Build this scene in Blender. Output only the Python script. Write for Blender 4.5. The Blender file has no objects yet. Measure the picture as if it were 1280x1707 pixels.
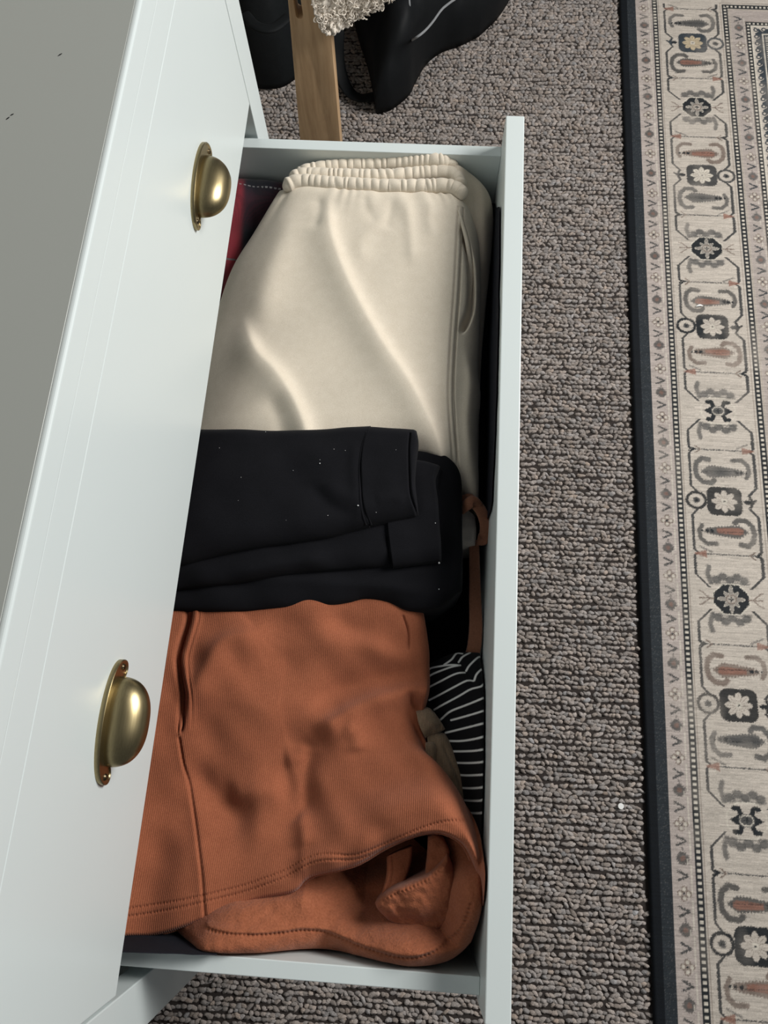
import bpy, bmesh, math, random
import numpy as np
from mathutils import Vector, Euler, noise as mnoise
from mathutils.kdtree import KDTree

random.seed(7)
rng = np.random.default_rng(7)
sc = bpy.context.scene
COL = sc.collection

# ------------------------------------------------------------------ camera
CAM = np.array([0.2448, -0.2852, 1.45])
EUL = (0.3104, 0.0258, 0.0664)
FPX = 1298.4
cd = bpy.data.cameras.new('camera')
cd.sensor_fit = 'HORIZONTAL'
cd.sensor_width = 36.0
cd.lens = FPX / 1280 * 36.0
cd.clip_start = 0.02
cam = bpy.data.objects.new('camera', cd)
cam.location = CAM
cam.rotation_euler = EUL
COL.objects.link(cam)
sc.camera = cam
ROT = np.array(Euler(EUL, 'XYZ').to_matrix())

# ------------------------------------------------------------------ light
w = bpy.data.worlds.new('room_ambient')
sc.world = w
w.use_nodes = True
w.node_tree.nodes['Background'].inputs[0].default_value = (0.86, 0.93, 1.0, 1)
w.node_tree.nodes['Background'].inputs[1].default_value = 0.10


def area_light(name, loc, target, sx, sy, energy, color):
    ld = bpy.data.lights.new(name, 'AREA')
    ld.shape = 'RECTANGLE'
    ld.size = sx
    ld.size_y = sy
    ld.energy = energy
    ld.color = color
    o = bpy.data.objects.new(name, ld)
    o.location = loc
    o.rotation_euler = (Vector(target) - Vector(loc)).to_track_quat('-Z', 'Y').to_euler()
    COL.objects.link(o)
    return o


area_light('window_daylight', (2.0, 0.85, 1.98), (0.1, -0.05, 0.5), 1.1, 1.0, 74, (1.0, 0.985, 0.955))

sc.view_settings.view_transform = 'Standard'
sc.view_settings.look = 'None'
sc.view_settings.gamma = 1.0
sc.view_settings.use_curve_mapping = False
sc.view_settings.exposure = 0.0

# ------------------------------------------------------------------ drawer geometry constants
X1 = 0.3271          # back face of the pulled-out drawer front
YS0, YS1 = -0.490, 0.500   # outer faces of the drawer sides
TS = 0.0157
ZS = 0.6097          # top of the drawer sides
ZF = 0.660           # top of the drawer front
ZBOT = 0.452         # top of the drawer bottom


# ------------------------------------------------------------------ helpers
def ray(px, py):
    return ROT @ np.array([(px - 640) / FPX, -(py - 853.5) / FPX, -1.0])


def at(px, py, z, clamp=False):
    d = ray(px, py)
    P = CAM + (z - CAM[2]) / d[2] * d
    if clamp:                                  # keep cloth inside the drawer box
        t = (z - CAM[2]) / d[2]
        for ax, lim, s in ((0, X1 - 0.002, 1), (1, YS0 + TS + 0.003, -1), (1, YS1 - TS - 0.003, 1)):
            if s * (P[ax] - lim) > 0:
                tt = (lim - CAM[ax]) / d[ax]
                if 0 < tt < t:
                    t = tt
                    P = CAM + t * d
    return P


def aty(px, py, y):
    d = ray(px, py)
    return CAM + (y - CAM[1]) / d[1] * d


def wloc(o):
    v = Vector((0, 0, 0))
    while o is not None:
        v += o.location
        o = o.parent
    return v


def tag(o, label=None, cat=None, group=None, kind=None):
    if label: o['label'] = label
    if cat: o['category'] = cat
    if group: o['group'] = group
    if kind: o['kind'] = kind
    return o


def thing(name, loc, label, cat, group=None):
    o = bpy.data.objects.new(name, None)
    o.empty_display_size = 0.05
    o.location = loc
    COL.objects.link(o)
    return tag(o, label, cat, group)


def mk(name, V, F, mat, parent=None, smooth=True, colors=None, loc=None):
    """V in world coordinates; object origin at parent's base or loc."""
    V = np.asarray(V, dtype=np.float64)
    L = np.array(wloc(parent)) if parent else np.array(loc if loc is not None else (0, 0, 0))
    me = bpy.data.meshes.new(name)
    V = V - L
    if isinstance(F, np.ndarray):
        n, k = F.shape
        me.vertices.add(len(V))
        me.vertices.foreach_set('co', V.astype(np.float32).ravel())
        me.loops.add(n * k)
        me.loops.foreach_set('vertex_index', F.astype(np.int32).ravel())
        me.polygons.add(n)
        me.polygons.foreach_set('loop_start', np.arange(0, n * k, k, dtype=np.int32))
        me.polygons.foreach_set('loop_total', np.full(n, k, dtype=np.int32))
        me.update(calc_edges=True)
        me.validate()
    else:
        me.from_pydata([tuple(v) for v in V], [], F)
        me.update()
    if smooth:
        me.polygons.foreach_set('use_smooth', np.ones(len(me.polygons), dtype=bool))
    if colors is not None:
        ca = me.color_attributes.new('col', 'FLOAT_COLOR', 'POINT')
        c = np.ones((len(V), 4), dtype=np.float32)
        c[:, :3] = colors
        ca.data.foreach_set('color', c.ravel())
    o = bpy.data.objects.new(name, me)
    if mat: me.materials.append(mat)
    if parent: o.parent = parent
    else: o.location = L
    COL.objects.link(o)
    return o


def bm_to(name, bm, mat, parent=None, smooth=True, loc=None, angle=0.6):
    bmesh.ops.recalc_face_normals(bm, faces=bm.faces)
    L = wloc(parent) if parent else Vector(loc or (0, 0, 0))
    bmesh.ops.translate(bm, vec=-L, verts=bm.verts)
    me = bpy.data.meshes.new(name)
    bm.to_mesh(me)
    bm.free()
    if smooth:
        me.polygons.foreach_set('use_smooth', np.ones(len(me.polygons), dtype=bool))
        me.set_sharp_from_angle(angle=angle)
    if mat: me.materials.append(mat)
    o = bpy.data.objects.new(name, me)
    if parent: o.parent = parent
    else: o.location = L
    COL.objects.link(o)
    return o


def box(name, lo, hi, mat, parent=None, bev=0.0012, seg=2, loc=None):
    bm = bmesh.new()
    bmesh.ops.create_cube(bm, size=1)
    for v in bm.verts:
        for i in range(3):
            v.co[i] = lo[i] if v.co[i] < 0 else hi[i]
    if bev:
        bmesh.ops.bevel(bm, geom=bm.edges[:], offset=bev, segments=seg, profile=0.5, affect='EDGES')
    return bm_to(name, bm, mat, parent, loc=loc, smooth=False)


def crom(P, n):
    """Catmull-Rom through P (k,3), resampled to n points by arc length."""
    P = np.asarray(P, float)
    if len(P) == 2:
        t = np.linspace(0, 1, n)[:, None]
        return P[0] * (1 - t) + P[1] * t
    Q = np.vstack([2 * P[0] - P[1], P, 2 * P[-1] - P[-2]])
    out = []
    for i in range(len(P) - 1):
        p0, p1, p2, p3 = Q[i:i + 4]
        t = np.linspace(0, 1, 24, endpoint=False)[:, None]
        out.append(0.5 * ((2 * p1) + (p2 - p0) * t + (2 * p0 - 5 * p1 + 4 * p2 - p3) * t ** 2 + (3 * p1 - p0 - 3 * p2 + p3) * t ** 3))
    out.append(P[-1:])
    C = np.vstack(out)
    s = np.concatenate([[0], np.cumsum(np.linalg.norm(np.diff(C, axis=0), axis=1))])
    si = np.linspace(0, s[-1], n)
    return np.stack([np.interp(si, s, C[:, k]) for k in range(C.shape[1])], 1)


def polydist(X, Y, L):
    """signed distance (left positive) and arc parameter to polyline L (k,2); X,Y arrays."""
    best = np.full(X.shape, 1e9)
    sgn = np.zeros(X.shape)
    tt = np.zeros(X.shape)
    seg = np.linalg.norm(np.diff(L, axis=0), axis=1)
    cum = np.concatenate([[0], np.cumsum(seg)])
    for i in range(len(L) - 1):
        a, b = L[i], L[i + 1]
        d = b - a
        l2 = max(d @ d, 1e-12)
        t = np.clip(((X - a[0]) * d[0] + (Y - a[1]) * d[1]) / l2, 0, 1)
        dx = X - a[0] - t * d[0]
        dy = Y - a[1] - t * d[1]
        D = np.hypot(dx, dy)
        m = D < best
        best = np.where(m, D, best)
        sgn = np.where(m, np.sign(d[0] * dy - d[1] * dx), sgn)
        tt = np.where(m, (cum[i] + t * seg[i]) / cum[-1], tt)
    return best * np.where(sgn == 0, 1, sgn), tt, cum[-1]


def smooth_noise(X, Y, scale, seed):
    """cheap sum-of-sines value noise, -1..1"""
    r = np.random.default_rng(seed)
    out = np.zeros(X.shape)
    for k in range(10):
        a = r.uniform(0, 2 * math.pi)
        f = (0.6 + 0.9 * r.random()) * 2 * math.pi / scale
        out += np.sin((X * math.cos(a) + Y * math.sin(a)) * f + r.uniform(0, 6.28))
    return out / 4.0


class Surf:
    """sampler of a built cloth surface"""
    def __init__(self, P):
        self.P = P.reshape(-1, 3)
        kd = KDTree(len(self.P))
        for i, p in enumerate(self.P):
            kd.insert((p[0], p[1], 0), i)
        kd.balance()
        self.kd = kd

    def z(self, x, y):
        r = self.kd.find_n((x, y, 0), 4)
        ws = [1 / (d + 1e-5) for _, _, d in r]
        return sum(self.P[i][2] * w_ for (_, i, _), w_ in zip(r, ws)) / sum(ws)

    def at(self, px, py, z0=0.59):
        z = z0
        for _ in range(6):
            p = at(px, py, z)
            z = self.z(p[0], p[1])
        return at(px, py, z)


def patch(name, top, right, bottom, left, nu, nv, mat, parent=None, z=0.59, puff=0.012, r=(0, 0, 0, 0), ridges=(),
          bumps=(), noise=(), bot=0.505, func=None, clamp=True, colors=None, loc=None, label=None, blur=6):
    """Draped cloth piece: Coons patch through four border curves (image-measured points put at their own height),
    with a rounded rim (puff over distances r = top,right,bottom,left), folds, and a side wall down to bot."""
    def cv(c, n):
        return crom([at(p[0], p[1], p[2] if len(p) > 2 else z, clamp) for p in c], n)
    T, B, L, R_ = cv(top, nu + 1), cv(bottom, nu + 1), cv(left, nv + 1), cv(right, nv + 1)
    u = np.linspace(0, 1, nu + 1)[None, :, None]
    v = np.linspace(0, 1, nv + 1)[:, None, None]
    c00, c10, c01, c11 = (T[0] + L[0]) / 2, (T[-1] + R_[0]) / 2, (B[0] + L[-1]) / 2, (B[-1] + R_[-1]) / 2
    P = (1 - v) * T[None] + v * B[None] + (1 - u) * L[:, None] + u * R_[:, None] \
        - ((1 - u) * (1 - v) * c00 + u * (1 - v) * c10 + (1 - u) * v * c01 + u * v * c11)
    X, Y = P[..., 0].copy(), P[..., 1].copy()
    # distances to the borders
    W = np.linalg.norm(np.diff(P, axis=1), axis=2)
    H = np.linalg.norm(np.diff(P, axis=0), axis=2)
    cu = np.concatenate([np.zeros((nv + 1, 1)), np.cumsum(W, 1)], 1)
    ch = np.concatenate([np.zeros((1, nu + 1)), np.cumsum(H, 0)], 0)
    dl, dr, dt, db = cu, cu[:, -1:] - cu, ch, ch[-1:] - ch

    def prof(d, rr):
        if rr <= 0: return 1.0
        t = np.clip(d / rr, 0, 1)
        return np.sqrt(1 - (1 - t) ** 2)
    edge = prof(dt, r[0]) * prof(dr, r[1]) * prof(db, r[2]) * prof(dl, r[3])
    dz = puff * edge
    rel = np.zeros(X.shape)
    soft = np.zeros(X.shape)
    for rd in ridges:
        pts, h, wl, wr = rd[0], rd[1], rd[2], rd[3]
        opt = rd[4] if len(rd) > 4 else {}
        Lp = crom([at(p[0], p[1], opt.get('z', z + puff)) for p in pts], 36)[:, :2]
        d, t, ln = polydist(X, Y, Lp)
        wd = np.where(d > 0, wl, wr)
        if opt.get('gauss'):
            g = np.exp(-(d / wd) ** 2)
        else:
            g = 1 / (1 + (d / wd) ** 2) ** 1.5
        e = opt.get('e', 0.25)
        tap = np.clip(t / e, 0, 1) if not opt.get('s0') else np.ones_like(t)
        tap = tap * (np.clip((1 - t) / e, 0, 1) if not opt.get('s1') else 1)
        tap = tap * tap * (3 - 2 * tap)
        if opt.get('stitch'):
            g = g * (0.55 + 0.45 * np.sin(t * ln / opt['stitch'] * 2 * math.pi))
        if opt.get('gauss'):
            rel += h * g * tap
        else:
            soft += h * g * tap
    for (bx, by, h, sx, sy) in bumps:
        p = at(bx, by, z + puff)
        rel += h * np.exp(-((X - p[0]) / sx) ** 2 - ((Y - p[1]) / sy) ** 2)
    for _ in range(blur):
        q = np.pad(soft, 1, mode='edge')
        soft = (q[:-2, 1:-1] + q[2:, 1:-1] + q[1:-1, :-2] + q[1:-1, 2:] + 2 * q[1:-1, 1:-1]) / 6
    rel += soft
    for k, (amp, scl) in enumerate(noise):
        rel += amp * smooth_noise(X, Y, scl, 11 + k + len(name))
    if func is not None:
        rel += func(X, Y, u[..., 0], v[..., 0], dt, dr, db, dl)
    P[..., 2] += dz + rel * np.clip(edge * 1.6, 0, 1)
    top_n = (nv + 1) * (nu + 1)
    idx = np.arange(top_n).reshape(nv + 1, nu + 1)
    F = np.stack([idx[:-1, :-1], idx[1:, :-1], idx[1:, 1:], idx[:-1, 1:]], -1).reshape(-1, 4)
    ring = np.concatenate([idx[0, :-1], idx[:-1, -1], idx[-1, :0:-1], idx[:0:-1, 0]])
    V = [P.reshape(-1, 3)]
    Fs = [F]
    prev = ring
    base = top_n
    rp = V[0][ring]
    cen = rp.mean(0)
    zb = np.minimum(bot, rp[:, 2] - 0.002)
    for k, f in enumerate((0.25, 0.6, 1.0)):
        q = rp.copy()
        q[:, 2] = rp[:, 2] * (1 - f) + zb * f
        dirn = cen[:2] - q[:, :2]
        dirn /= np.linalg.norm(dirn, axis=1)[:, None] + 1e-9
        q[:, :2] += dirn * 0.002 * f
        V.append(q)
        cur = np.arange(base, base + len(ring))
        Fs.append(np.stack([prev, np.roll(prev, -1), np.roll(cur, -1), cur], -1))
        prev = cur
        base += len(ring)
    V = np.vstack(V)
    V = np.vstack([V, [[cen[0], cen[1], zb.mean()]]])
    cc = np.full(len(prev), len(V) - 1)
    Fs.append(np.stack([prev, np.roll(prev, -1), cc, cc], -1))
    faces = np.vstack(Fs[:-1])
    tri = Fs[-1][:, :3]
    me_f = [tuple(int(a) for a in f) for f in tri]
    colv = None
    if colors is not None:
        cc_ = colors(P[..., 0], P[..., 1], u[..., 0], v[..., 0], P[..., 2]).reshape(-1, 3)
        colv = np.vstack([cc_, np.tile(cc_[0], (len(V) - top_n, 1))])
    # quads plus degenerate-free cap: write cap as quads pairs
    m = len(prev)
    if m % 2 == 0:
        a = prev[0::2]; b = prev[1::2]; c = np.roll(prev, -2)[0::2]
        cap = np.stack([a, b, c, np.full(len(a), len(V) - 1)], -1)
        faces = np.vstack([faces, cap])
    o = mk(name, V, faces, mat, parent, colors=colv, loc=loc)
    if label: o['label'] = label
    return o, Surf(P[::2, ::2] if nu > 60 else P), P


def sweep(name, path, mat, parent=None, rw=0.005, rh=0.005, seg=10, prof=None, up=None, cap=True, power=2.0, loc=None, rot=None):
    """tube of super-elliptic section along world path; prof(i,n)->(kw,kh)"""
    P = np.asarray(path, float)
    n = len(P)
    T = np.gradient(P, axis=0)
    T /= np.linalg.norm(T, axis=1)[:, None] + 1e-12
    V = []
    for i in range(n):
        U = np.array(up if up is not None else (0, 0, 1.0))
        S = np.cross(T[i], U)
        S /= np.linalg.norm(S) + 1e-9
        U2 = np.cross(S, T[i])
        if rot is not None:
            a = rot(i / (n - 1))
            S, U2 = S * math.cos(a) + U2 * math.sin(a), U2 * math.cos(a) - S * math.sin(a)
        kw, kh = prof(i, n) if prof else (1, 1)
        for k in range(seg):
            a = 2 * math.pi * k / seg
            c, s = math.cos(a), math.sin(a)
            c = math.copysign(abs(c) ** (2 / power), c)
            s = math.copysign(abs(s) ** (2 / power), s)
            V.append(P[i] + S * rw * kw * c + U2 * rh * kh * s)
    F = []
    for i in range(n - 1):
        for k in range(seg):
            a, b = i * seg + k, i * seg + (k + 1) % seg
            F.append((a, b, b + seg, a + seg))
    if cap:
        F.append(tuple(range(seg - 1, -1, -1)))
        F.append(tuple(range((n - 1) * seg, n * seg)))
    return mk(name, V, F, mat, parent, loc=loc)


# ------------------------------------------------------------------ materials
def mat_base(name):
    m = bpy.data.materials.new(name)
    m.use_nodes = True
    nt = m.node_tree
    b = nt.nodes['Principled BSDF']
    return m, nt, b


def N(nt, t, **kw):
    n = nt.nodes.new(t)
    for k, v in kw.items():
        if k.startswith('i_'):
            n.inputs[k[2:].replace('_', ' ')].default_value = v
        else:
            setattr(n, k, v)
    return n


def fabric(name, c1, c2, scale=500, bump=0.15, rough=0.9, sheen=0.25, rib=None, rib_bump=0.25, attr=None, mot=60, dist=0.0006):
    m, nt, b = mat_base(name)
    tc = N(nt, 'ShaderNodeTexCoord')
    nz = N(nt, 'ShaderNodeTexNoise', i_Scale=scale, i_Detail=3.0, i_Roughness=0.7)
    nt.links.new(tc.outputs['Object'], nz.inputs['Vector'])
    nz2 = N(nt, 'ShaderNodeTexNoise', i_Scale=mot, i_Detail=4.0)
    nt.links.new(tc.outputs['Object'], nz2.inputs['Vector'])
    add = N(nt, 'ShaderNodeMath', operation='MULTIPLY_ADD')
    nt.links.new(nz.outputs['Fac'], add.inputs[0])
    add.inputs[1].default_value = 1.6
    add.inputs[2].default_value = -0.55
    mr = N(nt, 'ShaderNodeMath', operation='MULTIPLY_ADD', use_clamp=True)
    nt.links.new(nz2.outputs['Fac'], mr.inputs[0])
    mr.inputs[1].default_value = 0.5
    nt.links.new(add.outputs[0], mr.inputs[2])
    mx = N(nt, 'ShaderNodeMix', data_type='RGBA')
    nt.links.new(mr.outputs[0], mx.inputs['Factor'])
    mx.inputs[6].default_value = (*c1, 1)
    mx.inputs[7].default_value = (*c2, 1)
    out = mx.outputs[2]
    if attr:
        at_ = N(nt, 'ShaderNodeAttribute', attribute_name='col')
        mm = N(nt, 'ShaderNodeMix', data_type='RGBA', blend_type='MULTIPLY')
        mm.inputs['Factor'].default_value = 1
        nt.links.new(at_.outputs['Color'], mm.inputs[6])
        nt.links.new(out, mm.inputs[7])
        out = mm.outputs[2]
    nt.links.new(out, b.inputs['Base Color'])
    b.inputs['Roughness'].default_value = rough
    b.inputs['Specular IOR Level'].default_value = 0.15
    b.inputs['Sheen Weight'].default_value = sheen
    b.inputs['Sheen Roughness'].default_value = 0.5
    bp = N(nt, 'ShaderNodeBump', i_Strength=bump, i_Distance=dist)
    nt.links.new(nz.outputs['Fac'], bp.inputs['Height'])
    if rib:
        wv = N(nt, 'ShaderNodeTexWave', wave_type='BANDS', bands_direction='X', i_Scale=rib, i_Distortion=1.2, i_Detail=1.0)
        wv.inputs['Detail Scale'].default_value = 2.0
        nt.links.new(tc.outputs['Object'], wv.inputs['Vector'])
        bp2 = N(nt, 'ShaderNodeBump', i_Strength=rib_bump, i_Distance=dist)
        nt.links.new(wv.outputs['Fac'], bp2.inputs['Height'])
        nt.links.new(bp2.outputs[0], bp.inputs['Normal'])
    nt.links.new(bp.outputs[0], b.inputs['Normal'])
    return m


def paint(name, col, rough=0.35, bump=0.03, scale=250):
    m, nt, b = mat_base(name)
    tc = N(nt, 'ShaderNodeTexCoord')
    nz = N(nt, 'ShaderNodeTexNoise', i_Scale=scale, i_Detail=2.0)
    nt.links.new(tc.outputs['Object'], nz.inputs['Vector'])
    mx = N(nt, 'ShaderNodeMix', data_type='RGBA')
    n2 = N(nt, 'ShaderNodeTexNoise', i_Scale=3.0, i_Detail=3.0)
    nt.links.new(tc.outputs['Object'], n2.inputs['Vector'])
    nt.links.new(n2.outputs['Fac'], mx.inputs['Factor'])
    mx.inputs[6].default_value = (*[c * 0.96 for c in col], 1)
    mx.inputs[7].default_value = (*col, 1)
    nt.links.new(mx.outputs[2], b.inputs['Base Color'])
    b.inputs['Roughness'].default_value = rough
    b.inputs['Specular IOR Level'].default_value = 0.4
    bp = N(nt, 'ShaderNodeBump', i_Strength=bump, i_Distance=0.0005)
    nt.links.new(nz.outputs['Fac'], bp.inputs['Height'])
    nt.links.new(bp.outputs[0], b.inputs['Normal'])
    return m


def metal(name, c1, c2, rough=0.3):
    m, nt, b = mat_base(name)
    tc = N(nt, 'ShaderNodeTexCoord')
    mp = N(nt, 'ShaderNodeMapping')
    mp.inputs['Scale'].default_value = (900, 40, 900)
    nt.links.new(tc.outputs['Object'], mp.inputs['Vector'])
    nz = N(nt, 'ShaderNodeTexNoise', i_Scale=1.0, i_Detail=3.0)
    nt.links.new(mp.outputs[0], nz.inputs['Vector'])
    mx = N(nt, 'ShaderNodeMix', data_type='RGBA')
    nt.links.new(nz.outputs['Fac'], mx.inputs['Factor'])
    mx.inputs[6].default_value = (*c1, 1)
    mx.inputs[7].default_value = (*c2, 1)
    nt.links.new(mx.outputs[2], b.inputs['Base Color'])
    b.inputs['Metallic'].default_value = 1
    b.inputs['Roughness'].default_value = rough
    bp = N(nt, 'ShaderNodeBump', i_Strength=0.06, i_Distance=0.0003)
    nt.links.new(nz.outputs['Fac'], bp.inputs['Height'])
    nt.links.new(bp.outputs[0], b.inputs['Normal'])
    return m


def wood(name):
    m, nt, b = mat_base(name)
    tc = N(nt, 'ShaderNodeTexCoord')
    mp = N(nt, 'ShaderNodeMapping')
    mp.inputs['Scale'].default_value = (60, 60, 5)
    nt.links.new(tc.outputs['Object'], mp.inputs['Vector'])
    nz = N(nt, 'ShaderNodeTexNoise', i_Scale=1.5, i_Detail=6.0, i_Roughness=0.65, i_Distortion=0.6)
    nt.links.new(mp.outputs[0], nz.inputs['Vector'])
    cr = N(nt, 'ShaderNodeValToRGB')
    cr.color_ramp.elements[0].position = 0.3
    cr.color_ramp.elements[0].color = (0.42, 0.26, 0.135, 1)
    cr.color_ramp.elements[1].position = 0.7
    cr.color_ramp.elements[1].color = (0.62, 0.42, 0.24, 1)
    nt.links.new(nz.outputs['Fac'], cr.inputs['Fac'])
    nt.links.new(cr.outputs[0], b.inputs['Base Color'])
    b.inputs['Roughness'].default_value = 0.45
    return m


M = {}
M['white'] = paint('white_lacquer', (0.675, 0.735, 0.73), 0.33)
M['top'] = paint('shaded_white_top_lacquer', (0.36, 0.375, 0.35), 0.42)  # white lacquer greyed: the top's dimmer light is put into its colour
M['white_dim'] = paint('white_foil', (0.74, 0.78, 0.76), 0.45)
M['brass'] = metal('antique_brass', (0.27, 0.215, 0.115), (0.44, 0.36, 0.20), 0.33)
M['brass_dark'] = metal('aged_brass', (0.10, 0.08, 0.05), (0.18, 0.14, 0.09), 0.35)
M['beige'] = fabric('cream_sweat_fabric', (0.60, 0.52, 0.41), (0.78, 0.70, 0.585), 900, 0.25, mot=90)
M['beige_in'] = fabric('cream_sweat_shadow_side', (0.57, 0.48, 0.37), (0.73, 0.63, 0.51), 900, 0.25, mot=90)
M['black'] = fabric('black_sweat_fabric', (0.0025, 0.0025, 0.0036), (0.0065, 0.0065, 0.009), 900, 0.25, sheen=0.03)
M['rust'] = fabric('rust_sweat_fabric', (0.25, 0.075, 0.035), (0.40, 0.132, 0.066), 700, 0.35, rib=150, rib_bump=0.35, sheen=0.15)
M['rust_fleece'] = fabric('rust_fleece_inside', (0.24, 0.074, 0.033), (0.40, 0.135, 0.067), 420, 0.9, sheen=0.12, dist=0.0012)
M['rust_strap'] = fabric('brown_strap', (0.19, 0.075, 0.04), (0.28, 0.12, 0.07), 500, 0.2, rough=0.6)
M['stripe'] = fabric('striped_jersey', (0.85, 0.85, 0.85), (1, 1, 1), 900, 0.15, attr=True, sheen=0.03)
M['khaki'] = fabric('taupe_rib_knit', (0.20, 0.135, 0.085), (0.33, 0.235, 0.155), 700, 0.3, rib=190, rib_bump=0.6)
M['grey'] = fabric('grey_cotton', (0.42, 0.37, 0.33), (0.55, 0.49, 0.44), 800, 0.2)
M['dark'] = fabric('dark_brown_knit', (0.004, 0.003, 0.0028), (0.008, 0.006, 0.005), 600, 0.3, sheen=0.0)
M['navy'] = fabric('black_navy_cotton', (0.008, 0.009, 0.013), (0.016, 0.017, 0.024), 700, 0.25, sheen=0.0)
M['bag'] = fabric('black_nylon', (0.004, 0.005, 0.006), (0.010, 0.011, 0.012), 600, 0.2, rough=0.6, sheen=0.0)
M['bag2'] = fabric('black_canvas', (0.005, 0.006, 0.007), (0.012, 0.014, 0.015), 500, 0.2, rough=0.7, sheen=0.0)
M['piping'] = fabric('grey_piping', (0.20, 0.21, 0.22), (0.30, 0.31, 0.32), 400, 0.1)
M['fleece'] = fabric('cream_curly_fleece', (0.68, 0.60, 0.51), (0.88, 0.81, 0.71), 300, 0.6, sheen=0.4)
M['lint'] = fabric('white_lint', (0.75, 0.75, 0.75), (0.85, 0.85, 0.85), 400, 0.1)
M['paper'] = fabric('white_paper_speck', (0.80, 0.80, 0.78), (0.88, 0.88, 0.86), 400, 0.05)
M['oak'] = wood('pale_oak')
M['plaid'] = fabric('plaid_flannel', (0.8, 0.8, 0.8), (1, 1, 1), 800, 0.3, attr=True)
M['rug'] = fabric('flat_woven_rug', (0.80, 0.80, 0.80), (1.0, 1.0, 1.0), 420, 0.5, attr=True, rough=0.75, sheen=0.03, dist=0.0008)
M['pile'] = fabric('carpet_loop', (0.40, 0.39, 0.38), (1.05, 1.04, 1.03), 480, 1.0, attr=True, sheen=0.15, dist=0.0022)
M['backing'] = fabric('carpet_backing', (0.022, 0.017, 0.015), (0.045, 0.036, 0.032), 300, 0.8)
M['wall'] = paint('wall_paint', (0.62, 0.60, 0.56), 0.8)

# ------------------------------------------------------------------ structure: floor with loop pile
bm = bmesh.new()
bmesh.ops.create_grid(bm, x_segments=24, y_segments=24, size=1)
for v in bm.verts:
    v.co.x = 0.45 + v.co.x * 1.5
    v.co.y = 0.45 + v.co.y * 1.75
    v.co.z = -0.004
floor = bm_to('floor', bm, M['backing'], loc=(0.45, 0.45, -0.004))
tag(floor, 'taupe looped carpet floor under the white dresser and the patterned rug', 'floor', kind='structure')


def build_pile():
    # rows of wool loops, each loop a squashed lump; rows run along x
    xs, ys = [], []
    row = 0.0088
    y = -1.0
    k = 0
    while y < 1.95:
        x0, x1 = (-0.52, 0.668)
        if -0.53 < y < 0.53:
            x0 = 0.008
        step = 0.0086
        n = int((x1 - x0) / step)
        xx = x0 + (np.arange(n) + rng.uniform(-0.35, 0.35, n) + 0.5 * (k % 2)) * step
        xx = xx[xx < 0.664]
        yy = y + 0.0016 * np.sin(xx * 9 + 0.4 * k) + 0.0016 * np.sin(xx * 31 + 1.7 * k) + rng.normal(0, 0.0008, len(xx))
        xs.append(xx)
        ys.append(yy)
        y += row
        k += 1
    x = np.concatenate(xs)
    y = np.concatenate(ys)
    n = len(x)
    rings, seg = 3, 7
    a = np.arange(seg) * 2 * math.pi / seg
    T = []
    for i, (rr, zz) in enumerate(((1.0, 0.0), (0.93, 0.55), (0.55, 0.92))):
        T.append(np.stack([rr * np.cos(a), rr * np.sin(a), np.full(seg, zz)], 1))
    T.append(np.array([[0, 0, 1.0]]))
    T = np.vstack(T)
    nvp = len(T)
    ang = rng.normal(0.0, 0.35, n)
    rx = rng.uniform(0.0046, 0.0088, n)
    ry = rng.uniform(0.0033, 0.0045, n)
    h = rng.uniform(0.0045, 0.0080, n)
    J = T[None] * np.stack([rx, ry, h], 1)[:, None, :]
    J = J * (1 + rng.normal(0, 0.13, (n, nvp, 1)))
    c, s = np.cos(ang)[:, None], np.sin(ang)[:, None]
    V = np.stack([J[..., 0] * c - J[..., 1] * s + x[:, None], J[..., 0] * s + J[..., 1] * c + y[:, None], J[..., 2] - 0.0065], -1).reshape(-1, 3)
    F = []
    for r_ in range(rings - 1):
        for i in range(seg):
            F.append((r_ * seg + i, r_ * seg + (i + 1) % seg, (r_ + 1) * seg + (i + 1) % seg, (r_ + 1) * seg + i))
    last = (rings - 1) * seg
    tris = [(last + i, last + (i + 1) % seg, nvp - 1, nvp - 1) for i in range(seg)]
    # top as quads over pairs (odd one closes as a triangle pair)
    Fq = np.array(F)
    allq = (Fq[None] + (np.arange(n) * nvp)[:, None, None]).reshape(-1, 4)
    tt = np.array([t[:3] for t in tris])
    allt = (tt[None] + (np.arange(n) * nvp)[:, None, None]).reshape(-1, 3)
    me = bpy.data.meshes.new('carpet_pile')
    me.vertices.add(len(V))
    L0 = np.array(floor.location)
    me.vertices.foreach_set('co', (V - L0).astype(np.float32).ravel())
    me.loops.add(allq.size + allt.size)
    me.loops.foreach_set('vertex_index', np.concatenate([allq.ravel(), allt.ravel()]).astype(np.int32))
    me.polygons.add(len(allq) + len(allt))
    ls = np.concatenate([np.arange(len(allq)) * 4, allq.size + np.arange(len(allt)) * 3]).astype(np.int32)
    lt = np.concatenate([np.full(len(allq), 4), np.full(len(allt), 3)]).astype(np.int32)
    me.polygons.foreach_set('loop_start', ls)
    me.polygons.foreach_set('loop_total', lt)
    me.update(calc_edges=True)
    me.polygons.foreach_set('use_smooth', np.ones(len(me.polygons), dtype=bool))
    tone = rng.uniform(0.72, 1.25, n)
    hue = rng.normal(0, 0.03, n)
    base = np.array([0.525, 0.468, 0.435])
    colr = base[None] * tone[:, None] * np.stack([1 + hue, np.ones(n), 1 - hue], 1)
    cc = np.repeat(colr, nvp, axis=0)
    ca = me.color_attributes.new('col', 'FLOAT_COLOR', 'POINT')
    c4 = np.ones((len(V), 4), np.float32)
    c4[:, :3] = cc
    ca.data.foreach_set('color', c4.ravel())
    me.materials.append(M['pile'])
    o = bpy.data.objects.new('carpet_pile', me)
    o.parent = floor
    o['kind'] = 'stuff'
    COL.objects.link(o)


build_pile()

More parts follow.
